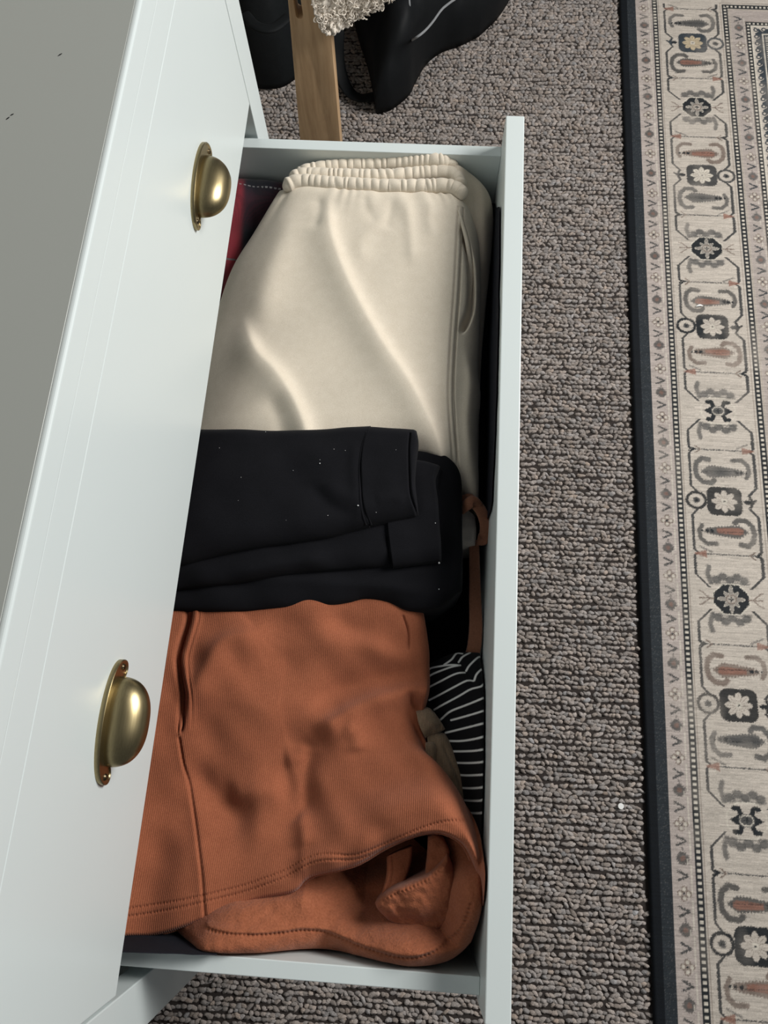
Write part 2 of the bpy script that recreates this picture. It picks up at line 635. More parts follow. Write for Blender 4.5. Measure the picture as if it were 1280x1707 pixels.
# wall behind the dresser and its skirting
box('wall_left', (-0.56, -1.3, 0.0), (-0.50, 2.2, 2.3), M['wall'], bev=0.0, loc=(-0.53, 0.45, 0))
tag(bpy.data.objects['wall_left'], 'plain pale wall behind the white dresser', 'wall', kind='structure')

# ------------------------------------------------------------------ dresser
dr = thing('dresser', (-0.22, 0.0, 0.0), 'white lacquered dresser with antique brass cup handles and one drawer pulled open', 'dresser')
SW = 0.0547
ZT, ZG, ZB = 0.9894, 0.9286, 0.6672
YO = 0.5 + SW
XB = -0.478
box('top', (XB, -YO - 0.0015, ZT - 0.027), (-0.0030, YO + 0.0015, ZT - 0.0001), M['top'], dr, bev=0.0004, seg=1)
box('front_edge', (-0.0040, -YO - 0.0015, ZT - 0.027), (0.002, YO + 0.0015, ZT), M['white'], dr, bev=0.0026, seg=4)
box('front_rail', (-0.020, -0.503, ZG + 0.0014), (0.0012, 0.503, ZT - 0.0266), M['white'], dr, bev=0.0007)
for s in (-1, 1):
    ya, yb = sorted((s * 0.5035, s * YO))
    box('front_stile', (-0.024, ya, 0.0), (0.0, yb, ZT - 0.0275), M['white'], dr, bev=0.001)
    ya, yb = sorted((s * (YO - 0.018), s * YO))
    box('side_panel', (XB, ya, 0.03), (-0.0245, yb, ZT - 0.0275), M['white'], dr, bev=0.001)
    ya, yb = sorted((s * 0.5035, s * (YO - 0.0185)))
    box('drawer_runner', (XB + 0.02, ya, 0.50), (-0.0245, yb, 0.53), M['white_dim'], dr, bev=0.001)
box('back_panel', (XB, -YO + 0.0185, 0.03), (XB + 0.006, YO - 0.0185, ZT - 0.0275), M['white_dim'], dr, bev=0.0)
box('plinth', (-0.020, -0.503, 0.03), (-0.002, 0.503, 0.115), M['white'], dr, bev=0.001)


for sx, sy, ln_, an in ((100, 91, 0.004, 0.8), (13, 197, 0.0035, 0.9), (20, 191, 0.003, 0.7)):
    q = at(sx, sy, ZT)
    if q[0] < -0.01:
        dv = np.array([math.cos(an), math.sin(an), 0]) * ln_ * 0.5
        sweep('scuff', [q - dv, q, q + dv * 0.9], M['bag'], dr, rw=0.0006, rh=0.0002, seg=6, prof=lambda i, n: ((0.4, 1, 0.5)[i],) * 2)


def cup_handle(parent, fx, y0, z0):
    """half-moon back plate with raised rim and a hollow cup open at the bottom, two cross-head screws"""
    bm = bmesh.new()
    a = 0.0505
    outl = []
    n = 40
    for i in range(n + 1):                       # upper arc
        t = math.pi * i / n
        yy = a * math.cos(t)
        zz = 0.031 * (abs(math.sin(t)) ** 0.85)
        outl.append((yy, zz))
    for i in range(1, 8):                        # rounded left end, shallow bottom
        t = math.pi * i / 8
        outl.append((-a + 0.0065 - 0.0065 * math.cos(t), -0.0065 * math.sin(t)))
    outl.append((-0.034, -0.001)); outl.append((0.034, -0.001))
    for i in range(1, 8):
        t = math.pi * i / 8
        outl.append((a - 0.0065 - 0.0065 * math.cos(t), -0.0065 * math.sin(t)))
    cy = sum(p[0] for p in outl) / len(outl)
    layers = [(0.0, 1.0), (0.0034, 1.0), (0.0042, 0.985), (0.0042, 0.955), (0.0032, 0.93)]
    rings = []
    for dx, k in layers:
        rings.append([bm.verts.new((fx + dx, y0 + p[0] * k, z0 + 0.010 + (p[1] - 0.010) * (k if k == 1 else (1 - (1 - k) * 1.6)))) for p in outl])
    m = len(outl)
    for A, B in zip(rings, rings[1:]):
        for i in range(m):
            bm.faces.new((A[i], A[(i + 1) % m], B[(i + 1) % m], B[i]))
    bm.faces.new(rings[-1])
    bm.faces.new(list(reversed(rings[0])))
    bmesh.ops.triangulate(bm, faces=[f for f in bm.faces if len(f.verts) > 4])

    # cup
    def cup(ac, bc, cc, off, drop):
        G = []
        na, nb = 40, 14
        for i in range(na + 1):
            al = math.pi * i / na
            ca = math.cos(al)
            yy = ac * ca
            rr = max(0.0, 1 - abs(ca) ** 2.5) ** (1 / 2.3)
            row = []
            for j in range(nb + 1):
                be = (math.pi / 2) * j / nb
                cb, sb = math.cos(be), math.sin(be)
                p = 2.25
                q = (abs(cb) ** p + abs(sb) ** p) ** (-1 / p)
                xx = fx + off + cc * rr * q * sb
                zz = z0 + 0.0005 + bc * rr * q * cb - drop * rr * sb ** 3
                row.append(bm.verts.new((xx, y0 + yy, zz)))
            G.append(row)
        return G
    G1 = cup(0.0365, 0.0190, 0.0275, 0.0030, 0.003)
    G2 = cup(0.0350, 0.0176, 0.0260, 0.0030, 0.003)
    na, nb = 40, 14
    for i in range(na):
        for j in range(nb):
            bm.faces.new((G1[i][j], G1[i + 1][j], G1[i + 1][j + 1], G1[i][j + 1]))
            bm.faces.new((G2[i][j], G2[i][j + 1], G2[i + 1][j + 1], G2[i + 1][j]))
        bm.faces.new((G1[i][nb], G1[i + 1][nb], G2[i + 1][nb], G2[i][nb]))
    bmesh.ops.remove_doubles(bm, verts=bm.verts, dist=1e-6)
    h = bm_to('cup_handle', bm, M['brass'], parent, angle=0.7)
    for s in (-1, 1):
        sb = bmesh.new()
        r_ = bmesh.ops.create_cone(sb, cap_ends=True, segments=16, radius1=0.0030, radius2=0.0022, depth=0.0014)
        bmesh.ops.rotate(sb, verts=sb.verts, cent=(0, 0, 0), matrix=Euler((0, math.pi / 2, 0)).to_matrix())
        bmesh.ops.translate(sb, verts=sb.verts, vec=(0.0007, 0, 0))
        for ry, rz in ((0.0020, 0.0004), (0.0004, 0.0020)):   # raised cross of the head
            g = bmesh.ops.create_cube(sb, size=1)
            for v in g['verts']:
                v.co = Vector((0.0016 + v.co.x * 0.0008, v.co.y * 2 * ry, v.co.z * 2 * rz))
        bmesh.ops.translate(sb, verts=sb.verts, vec=(fx + 0.0030, y0 + s * 0.0440, z0 + 0.0035))
        bm_to('screw', sb, M['brass_dark'], parent)
    return h


def drawer_front(zb, zt, xf, parent):
    return box('drawer', (xf - 0.0232, -0.5, zb), (xf, 0.502 if xf > 0.1 else 0.5, zt), M['white'], parent, bev=0.0011)


d1 = drawer_front(ZB, ZG, 0.0005, dr)
d1['label'] = 'closed top drawer with two brass cup handles'
cup_handle(d1, 0.0005, 0.2670, 0.7875)
cup_handle(d1, 0.0005, -0.2690, 0.7875)
d2 = drawer_front(0.400, ZF, X1 + 0.0232, dr)
d2['label'] = 'open drawer pulled out and full of folded clothes'
box('drawer_side', (-0.10, YS0, 0.430), (X1, YS0 + TS, ZS), M['white'], d2, bev=0.0009)
box('drawer_side', (-0.10, YS1 - TS, 0.430), (X1, YS1, ZS), M['white'], d2, bev=0.0009)
box('drawer_back', (-0.116, YS0, 0.430), (-0.1, YS1, ZS - 0.02), M['white_dim'], d2, bev=0.0009)
box('drawer_bottom', (-0.10, YS0 + TS, 0.444), (X1, YS1 - TS, ZBOT), M['white_dim'], d2, bev=0.0)
d3 = drawer_front(0.120, 0.392, 0.0005, dr)
d3['label'] = 'closed bottom drawer hidden under the open one'
cup_handle(d3, 0.0005, 0.2670, 0.25)
cup_handle(d3, 0.0005, -0.2690, 0.25)

# ------------------------------------------------------------------ clothes in the drawer
ZL = 0.492    # top of the bottom layer of clothes
u_lay = thing('folded_knitwear', (0.12, 0.0, ZBOT), 'near-black knitwear lying flat under all the other clothes in the drawer', 'knitwear')


def flat_layer():
    n, mrow = 60, 120
    gx = np.linspace(-0.095, X1 - 0.003, n)
    gy = np.linspace(YS0 + TS + 0.003, YS1 - TS - 0.003, mrow)
    X, Y = np.meshgrid(gx, gy)
    e = np.minimum(np.minimum(X - gx[0], gx[-1] - X), np.minimum(Y - gy[0], gy[-1] - Y))
    Z = ZL - 0.004 - 0.012 * np.exp(-e / 0.012) + 0.002 * smooth_noise(X, Y, 0.07, 3)
    V = np.stack([X, Y, Z], -1).reshape(-1, 3)
    idx = np.arange(n * mrow).reshape(mrow, n)
    F = np.stack([idx[:-1, :-1], idx[:-1, 1:], idx[1:, 1:], idx[1:, :-1]], -1).reshape(-1, 4)
    ring = np.concatenate([idx[0, :-1], idx[:-1, -1], idx[-1, :0:-1], idx[:0:-1, 0]])
    low = V[ring].copy()
    low[:, 2] = ZBOT + 0.0005
    b0 = len(V)
    cur = np.arange(b0, b0 + len(ring))
    F = np.vstack([F, np.stack([ring, cur, np.roll(cur, -1), np.roll(ring, -1)], -1)])
    V = np.vstack([V, low])
    mk('body', V, F, M['dark'], u_lay)


flat_layer()
u_blk = thing('folded_garment', at(250, 1550, ZL), 'black folded garment showing in the corner below the hem of the rust shorts', 'garment')
patch('body', [(150, 1500), (250, 1500), (360, 1520)], [(360, 1520), (362, 1550), (360, 1592)], [(150, 1586), (250, 1589), (360, 1592)],
      [(150, 1500), (148, 1550), (150, 1586)], 40, 30, M['navy'], u_blk, z=0.535, puff=0.006, r=(0.01, 0.01, 0.006, 0), bot=ZL, noise=((0.001, 0.03),))

# ---- plaid shirt at the far left
pl = thing('plaid_shirt', (0.02, 0.40, ZL), 'red and black plaid flannel shirt beside the cream sweatpants waistband', 'shirt')


def plaid_col(X, Y, u, v, Z):
    c = np.zeros(X.shape + (3,))
    c[...] = (0.016, 0.018, 0.026)
    def band(coord, c0, w_): return (np.abs(coord - c0) < w_)
    px0 = at(402, 340, 0.545)[0]
    rx = X - px0 + 0.06 * (Y - 0.42)
    redx = np.exp(-((rx + 0.004) / 0.011) ** 4)
    redx2 = np.exp(-((rx - 0.07) / 0.02) ** 4)
    tw = 0.6 + 0.4 * np.sign(np.sin((X + Y) * 2 * math.pi / 0.0022))
    c += (redx * (0.55 + 0.45 * tw))[..., None] * np.array([0.34, 0.02, 0.028])
    c += (redx2 * 0.3 * tw)[..., None] * np.array([0.20, 0.015, 0.03])
    ly = Y - at(430, 322, 0.545)[1]
    redy = np.exp(-((ly + 0.035) / 0.028) ** 4)
    c += (redy * 0.30 * tw)[..., None] * np.array([0.20, 0.015, 0.03])
    st = band(ly, 0.0, 0.0009) & (np.sin(X * 2 * math.pi / 0.006) > -0.2)
    c[st] = (0.34, 0.33, 0.33)
    st2 = band(ly, -0.115, 0.0012)
    c[st2] = (0.18, 0.17, 0.17)
    return c


patch('body', [(366, 300), (420, 300), (482, 306)], [(482, 306), (440, 390), (390, 500)],
      [(350, 500), (370, 505), (390, 500)], [(366, 300), (360, 400), (350, 500)], 120, 150, M['plaid'], pl,
      z=0.540, puff=0.010, r=(0.02, 0, 0, 0), noise=((0.0015, 0.05),), bot=ZL - 0.004, colors=plaid_col)

# ---- black cotton garment along the drawer front, right of the cream sweatpants
nv_ = thing('black_top', (0.29, 0.25, ZL), 'black cotton top squeezed between the cream sweatpants and the drawer front', 'top')
patch('body', [(812, 345), (822, 343), (832, 350)], [(832, 350), (830, 480), (827, 640), (824, 740), (818, 850)],
      [(792, 850), (805, 853), (818, 850)], [(812, 345), (814, 420), (804, 520), (797, 640), (792, 850)], 40, 200, M['navy'], nv_,
      z=0.514, puff=0.010, r=(0.012, 0.010, 0.01, 0), noise=((0.003, 0.05),), bot=ZL - 0.004,
      ridges=[([(815, 380), (816, 560), (810, 760)], 0.004, 0.008, 0.006)])

# ---- cream sweatpants
bg = thing('sweatpants', (0.14, 0.22, ZL), 'cream cotton sweatpants folded with gathered elastic waistband at the far end of the drawer', 'trousers')
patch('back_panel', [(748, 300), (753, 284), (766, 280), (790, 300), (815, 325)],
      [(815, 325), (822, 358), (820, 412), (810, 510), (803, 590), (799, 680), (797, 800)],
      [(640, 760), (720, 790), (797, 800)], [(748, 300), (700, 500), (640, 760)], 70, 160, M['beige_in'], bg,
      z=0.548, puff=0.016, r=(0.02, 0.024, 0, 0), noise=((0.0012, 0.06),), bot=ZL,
      ridges=[([(772, 292), (800, 330), (808, 400), (800, 480)], 0.006, 0.01, 0.014)])


def pleats(X, Y, u, v, dt, dr, db, dl):
    a = 0.0016 * np.exp(-dt / 0.016) * np.sin(u * 2 * math.pi * 15 + 3.4 * np.sin(u * 15) + 1.1) * (0.6 + 0.4 * np.sin(u * 23))
    b = 0.0016 * np.exp(-dt / 0.05) * np.sin(u * 2 * math.pi * 5 + 2.6 * np.sin(u * 9) + 1.3)
    return a + b


seam_bl = [(764, 340), (762, 385), (758, 473), (752, 557), (748, 642), (751, 705), (757, 780), (757, 860)]
seam_bl2 = [(p[0] + 9, p[1] - 1) for p in seam_bl]
bfront, bS, bP = patch(
    'front_panel',
    [(466, 318, .588), (520, 313, .592), (593, 322, .592), (677, 325, .592), (735, 326, .590), (773, 335, .583)],
    [(773, 335, .583), (788, 368, .574), (799, 415, .568), (801, 473, .566), (800, 549, .566), (797, 621, .566), (801, 663, .566),
     (796, 726, .566), (798, 800, .563), (797, 850, .558)],
    [(312, 765, .555), (450, 768, .572), (640, 768, .575), (735, 790, .57), (797, 850, .558)],
    [(466, 318, .588), (424, 389, .568), (388, 448, .558), (364, 515, .552), (344, 600, .55), (326, 700, .55), (312, 765, .555)],
    300, 400, M['beige'], bg, z=0.585, puff=0.022, r=(0.030, 0.026, 0.05, 0.085), bot=ZL, func=pleats,
    noise=((0.0014, 0.16),),
    ridges=[
        ([(545, 318), (549, 380), (565, 431), (592, 490), (634, 566), (676, 628), (710, 690), (733, 750), (745, 820)], 0.0135, 0.011, 0.036, {'e': 0.12}),
        ([(392, 500), (421, 574), (456, 614), (487, 662), (508, 716), (520, 790)], 0.0145, 0.011, 0.034, {'e': 0.3, 's1': 1}),
        ([(500, 318), (470, 390), (440, 470), (425, 560)], 0.008, 0.03, 0.03, {'e': 0.3}),
        ([(677, 326), (684, 380), (688, 440)], 0.0035, 0.012, 0.010),
        ([(528, 318), (532, 350), (522, 385)], -0.003, 0.009, 0.012),
        ([(606, 322), (612, 345), (628, 368)], -0.002, 0.008, 0.010),
        ([(655, 326), (650, 350), (640, 380)], -0.002, 0.010, 0.008),
        ([(720, 328), (716, 360), (722, 390)], 0.002, 0.010, 0.008),
        ([(610, 440), (600, 400), (625, 372), (670, 362)], 0.003, 0.018, 0.014),
        ([(440, 640), (470, 700), (480, 780)], -0.006, 0.025, 0.018),
        (seam_bl, -0.0022, 0.0014, 0.0014, {'s0': 1, 's1': 1, 'gauss': 1}),
        (seam_bl2, -0.0026, 0.0013, 0.0013, {'s0': 1, 's1': 1, 'gauss': 1}),
        ([(760, 345), (757, 473), (747, 600), (752, 760), (754, 850)], 0.0016, 0.006, 0.006, {'s0': 1, 's1': 1, 'gauss': 1}),
        ([(769, 360), (777, 385), (787, 420), (790, 460), (788, 500), (778, 530), (767, 548)], -0.014, 0.0024, 0.0048, {'e': 0.12, 'gauss': 1}),
        ([(778, 560), (786, 620), (782, 700), (790, 780)], 0.004, 0.010, 0.008),
    ],
    bumps=[(585, 560, -0.004, 0.05, 0.05), (640, 430, 0.002, 0.05, 0.04), (690, 560, -0.003, 0.03, 0.06)])

# pocket welt: rolled lip over the pocket opening
welt = [bS.at(px, py) for px, py in [(768, 352), (775, 376), (784, 412), (788, 455), (785, 498), (776, 528), (766, 548)]]
welt = crom(np.array(welt), 50) + np.array([-0.0030, 0, 0.0005])
sweep('pocket_welt', welt, M['beige'], bg, rw=0.0034, rh=0.0032, seg=10,
      prof=lambda i, n: (0.35 + 0.65 * math.sin(math.pi * min(1, max(0, i / (n - 1)))) ** 0.5,) * 2)
sweep('side_seam', crom(np.array([bS.at(*p) for p in seam_bl2]), 90) + np.array([-0.0022, 0, -0.0012]), M['beige'], bg, rw=0.0026, rh=0.0018, seg=8)


def gathered_band(name, pts, z, rw, rh, n_g, seed, parent, mat, z2=None):
    P = crom(np.array([at(px, py, z if len(q) == 0 else q[0], True) for px, py, *q in pts]), 420)
    r_ = np.random.default_rng(seed)
    # uneven gather spacing
    knots = np.cumsum(r_.uniform(0.5, 1.5, n_g + 2))
    ph = np.interp(np.linspace(0, knots[-1], 420), knots, np.arange(n_g + 2))
    depth = r_.uniform(0.35, 1.15, n_g + 3)
    lean = r_.normal(0, 0.25, n_g + 3)
    n = len(P)
    T = np.gradient(P, axis=0)
    T /= np.linalg.norm(T, axis=1)[:, None]
    seg = 18
    V = []
    for i in range(n):
        S = np.cross(T[i], (0, 0, 1.0))
        S /= np.linalg.norm(S)
        endk = min(1, (i / 14) ** 0.5, ((n - 1 - i) / 14) ** 0.5)
        for k in range(seg):
            a = 2 * math.pi * k / seg
            c, s = math.cos(a), math.sin(a)
            # ribs lean a little across the band
            f = ph[i] + lean[int(ph[i])] * c * 0.5
            g = abs(math.sin(math.pi * f)) ** 0.8
            d = depth[int(ph[i])]
            kk = 1 - 0.24 * d * (1 - g)
            V.append(P[i] + S * rw * c * (0.97 + 0.03 * kk) * endk + np.array([0, 0, 1.0]) * rh * s * kk * endk)
    F = []
    for i in range(n - 1):
        for k in range(seg):
            a, b = i * seg + k, i * seg + (k + 1) % seg
            F.append((a, b, b + seg, a + seg))
    return mk(name, V, F, mat, parent)


gathered_band('waistband', [(492, 293), (520, 284), (560, 279), (640, 275), (700, 270), (733, 268), (750, 275), (757, 290)], .588, 0.0100, 0.0105, 22, 1, bg, M['beige'])
gathered_band('waistband', [(482, 303), (505, 293), (560, 294), (640, 295), (720, 289), (752, 291), (764, 303), (768, 316)], .595, 0.0100, 0.0110, 24, 2, bg, M['beige'])
gathered_band('waistband', [(471, 314), (500, 304), (560, 308), (640, 312), (700, 312), (742, 311), (765, 319), (772, 332)], .600, 0.0100, 0.0115, 23, 3, bg, M['beige'])

# ---- grey cotton piece, brown strap
gy = thing('grey_cotton_cloth', at(780, 885, .54), 'small piece of pale grey cotton cloth peeping out beside the brown strap loop', 'cloth')
patch('body', [(755, 845), (775, 850), (792, 862)], [(792, 862), (794, 885), (792, 910)], [(750, 915), (770, 914), (792, 910)],
      [(755, 845), (752, 880), (750, 915)], 30, 30, M['grey'], gy, z=0.553, puff=0.006, r=(0, 0.006, 0.006, 0), noise=((0.001, 0.02),), bot=ZL)

st = thing('fabric_strap', at(790, 960, .545), 'brown fabric strap with a loop hanging along the inside of the drawer front', 'strap')
P = crom(np.array([at(771, 838, .574), at(781, 832, .578), at(793, 840, .580), at(804, 856, .578), at(810, 880, .572), at(806, 898, .565),
                   at(796, 899, .560)]), 60)
sweep('loop', P, M['rust_strap'], st, rw=0.0075, rh=0.0011, seg=10, power=2.6, rot=lambda t: 0.25 * math.sin(t * 3.1))
P = crom(np.array([at(769, 850, .575), at(778, 842, .582), at(788, 836, .584), at(797, 845, .578)]), 24)
sweep('knot', P, M['rust_strap'], st, rw=0.0070, rh=0.0026, seg=12, rot=lambda t: 0.4 - 0.8 * t)
P = crom(np.array([at(790, 900, .553), at(791, 950, .551), at(792, 1000, .549), at(793, 1045, .548), at(789, 1085, .542), at(778, 1110, .53)]), 60)
sweep('tail', P, M['rust_strap'], st, rw=0.0072, rh=0.0010, seg=10, power=2.6,
      prof=lambda i, n: (0.85 + 0.35 * i / n, 1), rot=lambda t: 0.15 * math.sin(t * 5))

# ---- striped jersey in the near right corner
sj = thing('striped_shirt', at(760, 1230, .53), 'black jersey shirt with thin white stripes folded in the right of the drawer', 'shirt')
c5 = lambda pts: [(640 + x / 2.846, 780 + y / 2.846) for x, y in pts]
stripes = [
    [(285, 935), (320, 910), (345, 878), (372, 880)],
    [(205, 962), (230, 948), (300, 938), (352, 940)],
    [(352, 925), (372, 898), (410, 874)],
    [(205, 995), (240, 975), (310, 950), (360, 940)],
    [(385, 970), (400, 945), (440, 905), (458, 895)],
    [(205, 1045), (260, 1018), (330, 985), (378, 978)],
    [(418, 1020), (430, 990), (462, 958)],
    [(215, 1102), (260, 1080), (330, 1045), (385, 1020), (414, 1022)],
    [(238, 1148), (280, 1125), (350, 1090), (400, 1062), (445, 1052), (468, 1028)],
    [(268, 1195), (310, 1160), (370, 1138), (420, 1120), (470, 1100)],
    [(315, 1200), (360, 1190), (420, 1175), (470, 1160)],
    [(290, 1258), (340, 1247), (410, 1232), (470, 1218)],
    [(300, 1296), (360, 1298), (420, 1290), (470, 1276)],
    [(310, 1345), (370, 1346), (420, 1344), (470, 1334)],
    [(320, 1398), (380, 1400), (430, 1397), (470, 1388)],
    [(330, 1454), (380, 1457), (430, 1453), (465, 1448)],
    [(340, 1516), (390, 1516), (430, 1510), (460, 1500)],
    [(350, 1576), (395, 1574), (430, 1568), (455, 1555)],
    [(360, 1632), (410, 1630), (450, 1616)],
]


def stripe_col(X, Y, u, v, Z):
    c = np.empty(X.shape + (3,))
    c[...] = (0.006, 0.006, 0.0075)
    for s in stripes:
        L = crom([at(p[0], p[1], 0.552) for p in c5(s)], 16)[:, :2]
        d, t, ln = polydist(X, Y, L)
        m = np.clip((0.00125 - np.abs(d)) / 0.0005, 0, 1)[..., None]
        c = c * (1 - m) + m * np.array([0.72, 0.72, 0.70])
    return c


patch('body', [(695, 1118), (730, 1100), (761, 1088), (800, 1088)], [(800, 1088), (806, 1150), (806, 1230), (805, 1300), (802, 1390)],
      [(755, 1390), (780, 1392), (802, 1390)], [(695, 1118), (703, 1190), (725, 1270), (755, 1390)], 150, 320, M['stripe'], sj,
      z=0.541, puff=0.011, r=(0.012, 0.010, 0, 0), noise=((0.0012, 0.04),), bot=ZL, colors=stripe_col,
      ridges=[(c5([(350, 900), (380, 975), (416, 1022), (440, 1045)]), -0.005, 0.006, 0.004),
              (c5([(330, 985), (385, 1000), (400, 1050)]), 0.003, 0.008, 0.008),
              (c5([(260, 1180), (330, 1195), (330, 1210)]), -0.004, 0.004, 0.004)])

# ---- taupe rib-knit piece
kh = thing('taupe_knit', at(735, 1260, .55), 'taupe rib-knit garment with a knotted end between the rust shorts and the striped shirt', 'knitwear')
patch('sleeve', c5([(200, 1262), (245, 1252), (292, 1258)]), c5([(292, 1258), (335, 1340), (365, 1420), (384, 1490), (388, 1560), (384, 1610)]),
      c5([(315, 1620), (350, 1625), (384, 1610)]), c5([(200, 1262), (220, 1360), (315, 1620)]), 60, 120, M['khaki'], kh,
      z=0.556, puff=0.012, r=(0.008, 0.012, 0, 0), bot=ZL, noise=((0.001, 0.04),),
      ridges=[(c5([(262, 1280), (310, 1380), (350, 1470), (370, 1570)]), -0.0024, 0.002, 0.002, {'gauss': 1}),
              (c5([(250, 1265), (300, 1390), (330, 1500)]), 0.003, 0.006, 0.005)])
patch('knot', c5([(150, 1150), (205, 1135), (240, 1160)]), c5([(240, 1160), (268, 1200), (292, 1240)]),
      c5([(195, 1285), (240, 1268), (292, 1240)]), c5([(150, 1150), (165, 1220), (195, 1285)]), 60, 60, M['khaki'], kh,
      z=0.560, puff=0.014, r=(0.008, 0.010, 0.009, 0), bot=ZL, noise=((0.001, 0.03),),
      ridges=[(c5([(170, 1170), (215, 1205), (262, 1248)]), 0.005, 0.006, 0.004), (c5([(210, 1285), (235, 1240), (288, 1222)]), -0.005, 0.004, 0.004)])
patch('cuff', c5([(195, 1302), (222, 1298), (245, 1304)]), c5([(245, 1304), (250, 1350), (246, 1400)]),
      c5([(200, 1400), (225, 1405), (246, 1400)]), c5([(195, 1302), (196, 1350), (200, 1400)]), 30, 40, M['khaki'], kh,
      z=0.566, puff=0.008, r=(0.006, 0.006, 0.006, 0), bot=0.545)

# ---- rust shorts
rs = thing('sweat_shorts', (0.15, -0.30, ZL), 'rust brown fleece-lined sweat shorts with stitched hem at the near end of the drawer', 'shorts')
c6 = lambda pts, z=None: [(200 + p[0] / 1.939, 980 + p[1] / 1.939) + tuple(p[2:]) for p in pts]
hem2 = c6([(300, 1088), (360, 1096), (480, 1106), (600, 1102), (690, 1118), (760, 1142), (860, 1162), (950, 1166), (1030, 1140), (1070, 1110), (1100, 1060), (1120, 990)])


def bowl(X, Y, u, v, dt, dr, db, dl):
    t = np.clip((np.minimum(dr, db * 1.1) - 0.018) / 0.045, 0, 1)
    k = np.clip((X - 0.15) / 0.06, 0, 1)
    return -0.062 * t * t * (3 - 2 * t) * k


rear, rS, rP = patch(
    'rear_panel',
    c6([(150, 1040, .545), (420, 930, .545), (700, 870, .545), (900, 800, .56), (1120, 770, .59)]),
    c6([(1120, 770, .59), (1158, 850, .60), (1172, 930, .604), (1168, 1040, .60), (1135, 1145, .590)]),
    c6([(185, 1105, .545), (230, 1145, .548), (285, 1176, .552), (430, 1180, .556), (600, 1166, .560), (700, 1172, .566), (860, 1209, .575), (960, 1222, .582), (1060, 1203, .586), (1135, 1145, .590)]),
    c6([(150, 1040, .545), (165, 1075, .545), (185, 1105, .545)]),
    280, 190, M['rust_fleece'], rs, z=0.55, puff=0.016, r=(0, 0.016, 0.016, 0.02), bot=ZL, func=bowl, noise=((0.0014, 0.05), (0.0005, 0.014)),
    ridges=[(hem2, -0.0026, 0.0016, 0.0016, {'s0': 1, 's1': 1, 'gauss': 1, 'stitch': 0.004, 'z': .585}),
            ([(p[0], p[1] - 6) for p in hem2], 0.0026, 0.0035, 0.003, {'s0': 1, 'gauss': 1, 'z': .585}),
            (c6([(560, 1020), (640, 1000), (700, 1060), (760, 1120)]), 0.006, 0.02, 0.02),
            (c6([(640, 1100), (690, 1150), (760, 1180)]), -0.005, 0.012, 0.012)],
    bumps=[(480, 1520, -0.004, 0.06, 0.02)])

flap, fS, fP = patch(
    'inner_leg',
    c6([(824, 1018, .590), (848, 992, .598), (885, 968, .603), (930, 950, .606), (1000, 918, .608), (1048, 868, .608), (1056, 845, .604)]),
    c6([(1056, 845, .604), (1085, 930, .600), (1088, 1010, .594), (1066, 1078, .586)]),
    c6([(836, 1040, .585), (880, 1085, .582), (930, 1120, .580), (975, 1132, .580), (1020, 1120, .580), (1066, 1078, .586)]),
    c6([(824, 1018, .590), (828, 1030, .588), (836, 1040, .585)]),
    110, 90, M['rust_fleece'], rs, z=0.59, puff=0.016, r=(0.006, 0.016, 0.020, 0.004), bot=0.53, noise=((0.0012, 0.03), (0.0006, 0.009)),
    ridges=[(c6([(850, 1010), (890, 985), (935, 965), (1005, 930), (1048, 885)]), -0.002, 0.0013, 0.0013, {'s0': 1, 's1': 1, 'gauss': 1, 'stitch': 0.004}),
            (c6([(870, 1040), (930, 1075), (985, 1085), (1040, 1050)]), -0.007, 0.010, 0.012),
            (c6([(900, 1010), (960, 1030), (1010, 1010)]), 0.004, 0.015, 0.015)])
patch('inner_seam', c6([(995, 805, .60), (1020, 795, .603), (1045, 805, .602)]), c6([(1045, 805, .602), (1064, 850, .605), (1058, 885, .605)]),
      c6([(985, 935, .598), (1020, 915, .60), (1058, 885, .605)]), c6([(995, 805, .60), (992, 860, .598), (985, 935, .598)]), 30, 50,
      M['rust_fleece'], rs, z=0.60, puff=0.006, r=(0.005, 0.006, 0.004, 0.006), bot=0.56, noise=((0.001, 0.012),))
patch('inner_fold', c6([(862, 868, .582), (900, 850, .584), (945, 835, .586)]), c6([(945, 835, .586), (940, 890, .58), (920, 955, .575)]),
      c6([(838, 1010, .578), (880, 975, .576), (920, 955, .575)]), c6([(862, 868, .582), (860, 930, .580), (838, 1010, .578)]), 40, 50,
      M['rust_fleece'], rs, z=0.58, puff=0.004, r=(0, 0.004, 0.004, 0.006), bot=0.55,
      ridges=[(c6([(878, 870), (877, 930), (858, 990)]), -0.002, 0.0013, 0.0013, {'gauss': 1, 's0': 1, 's1': 1})])

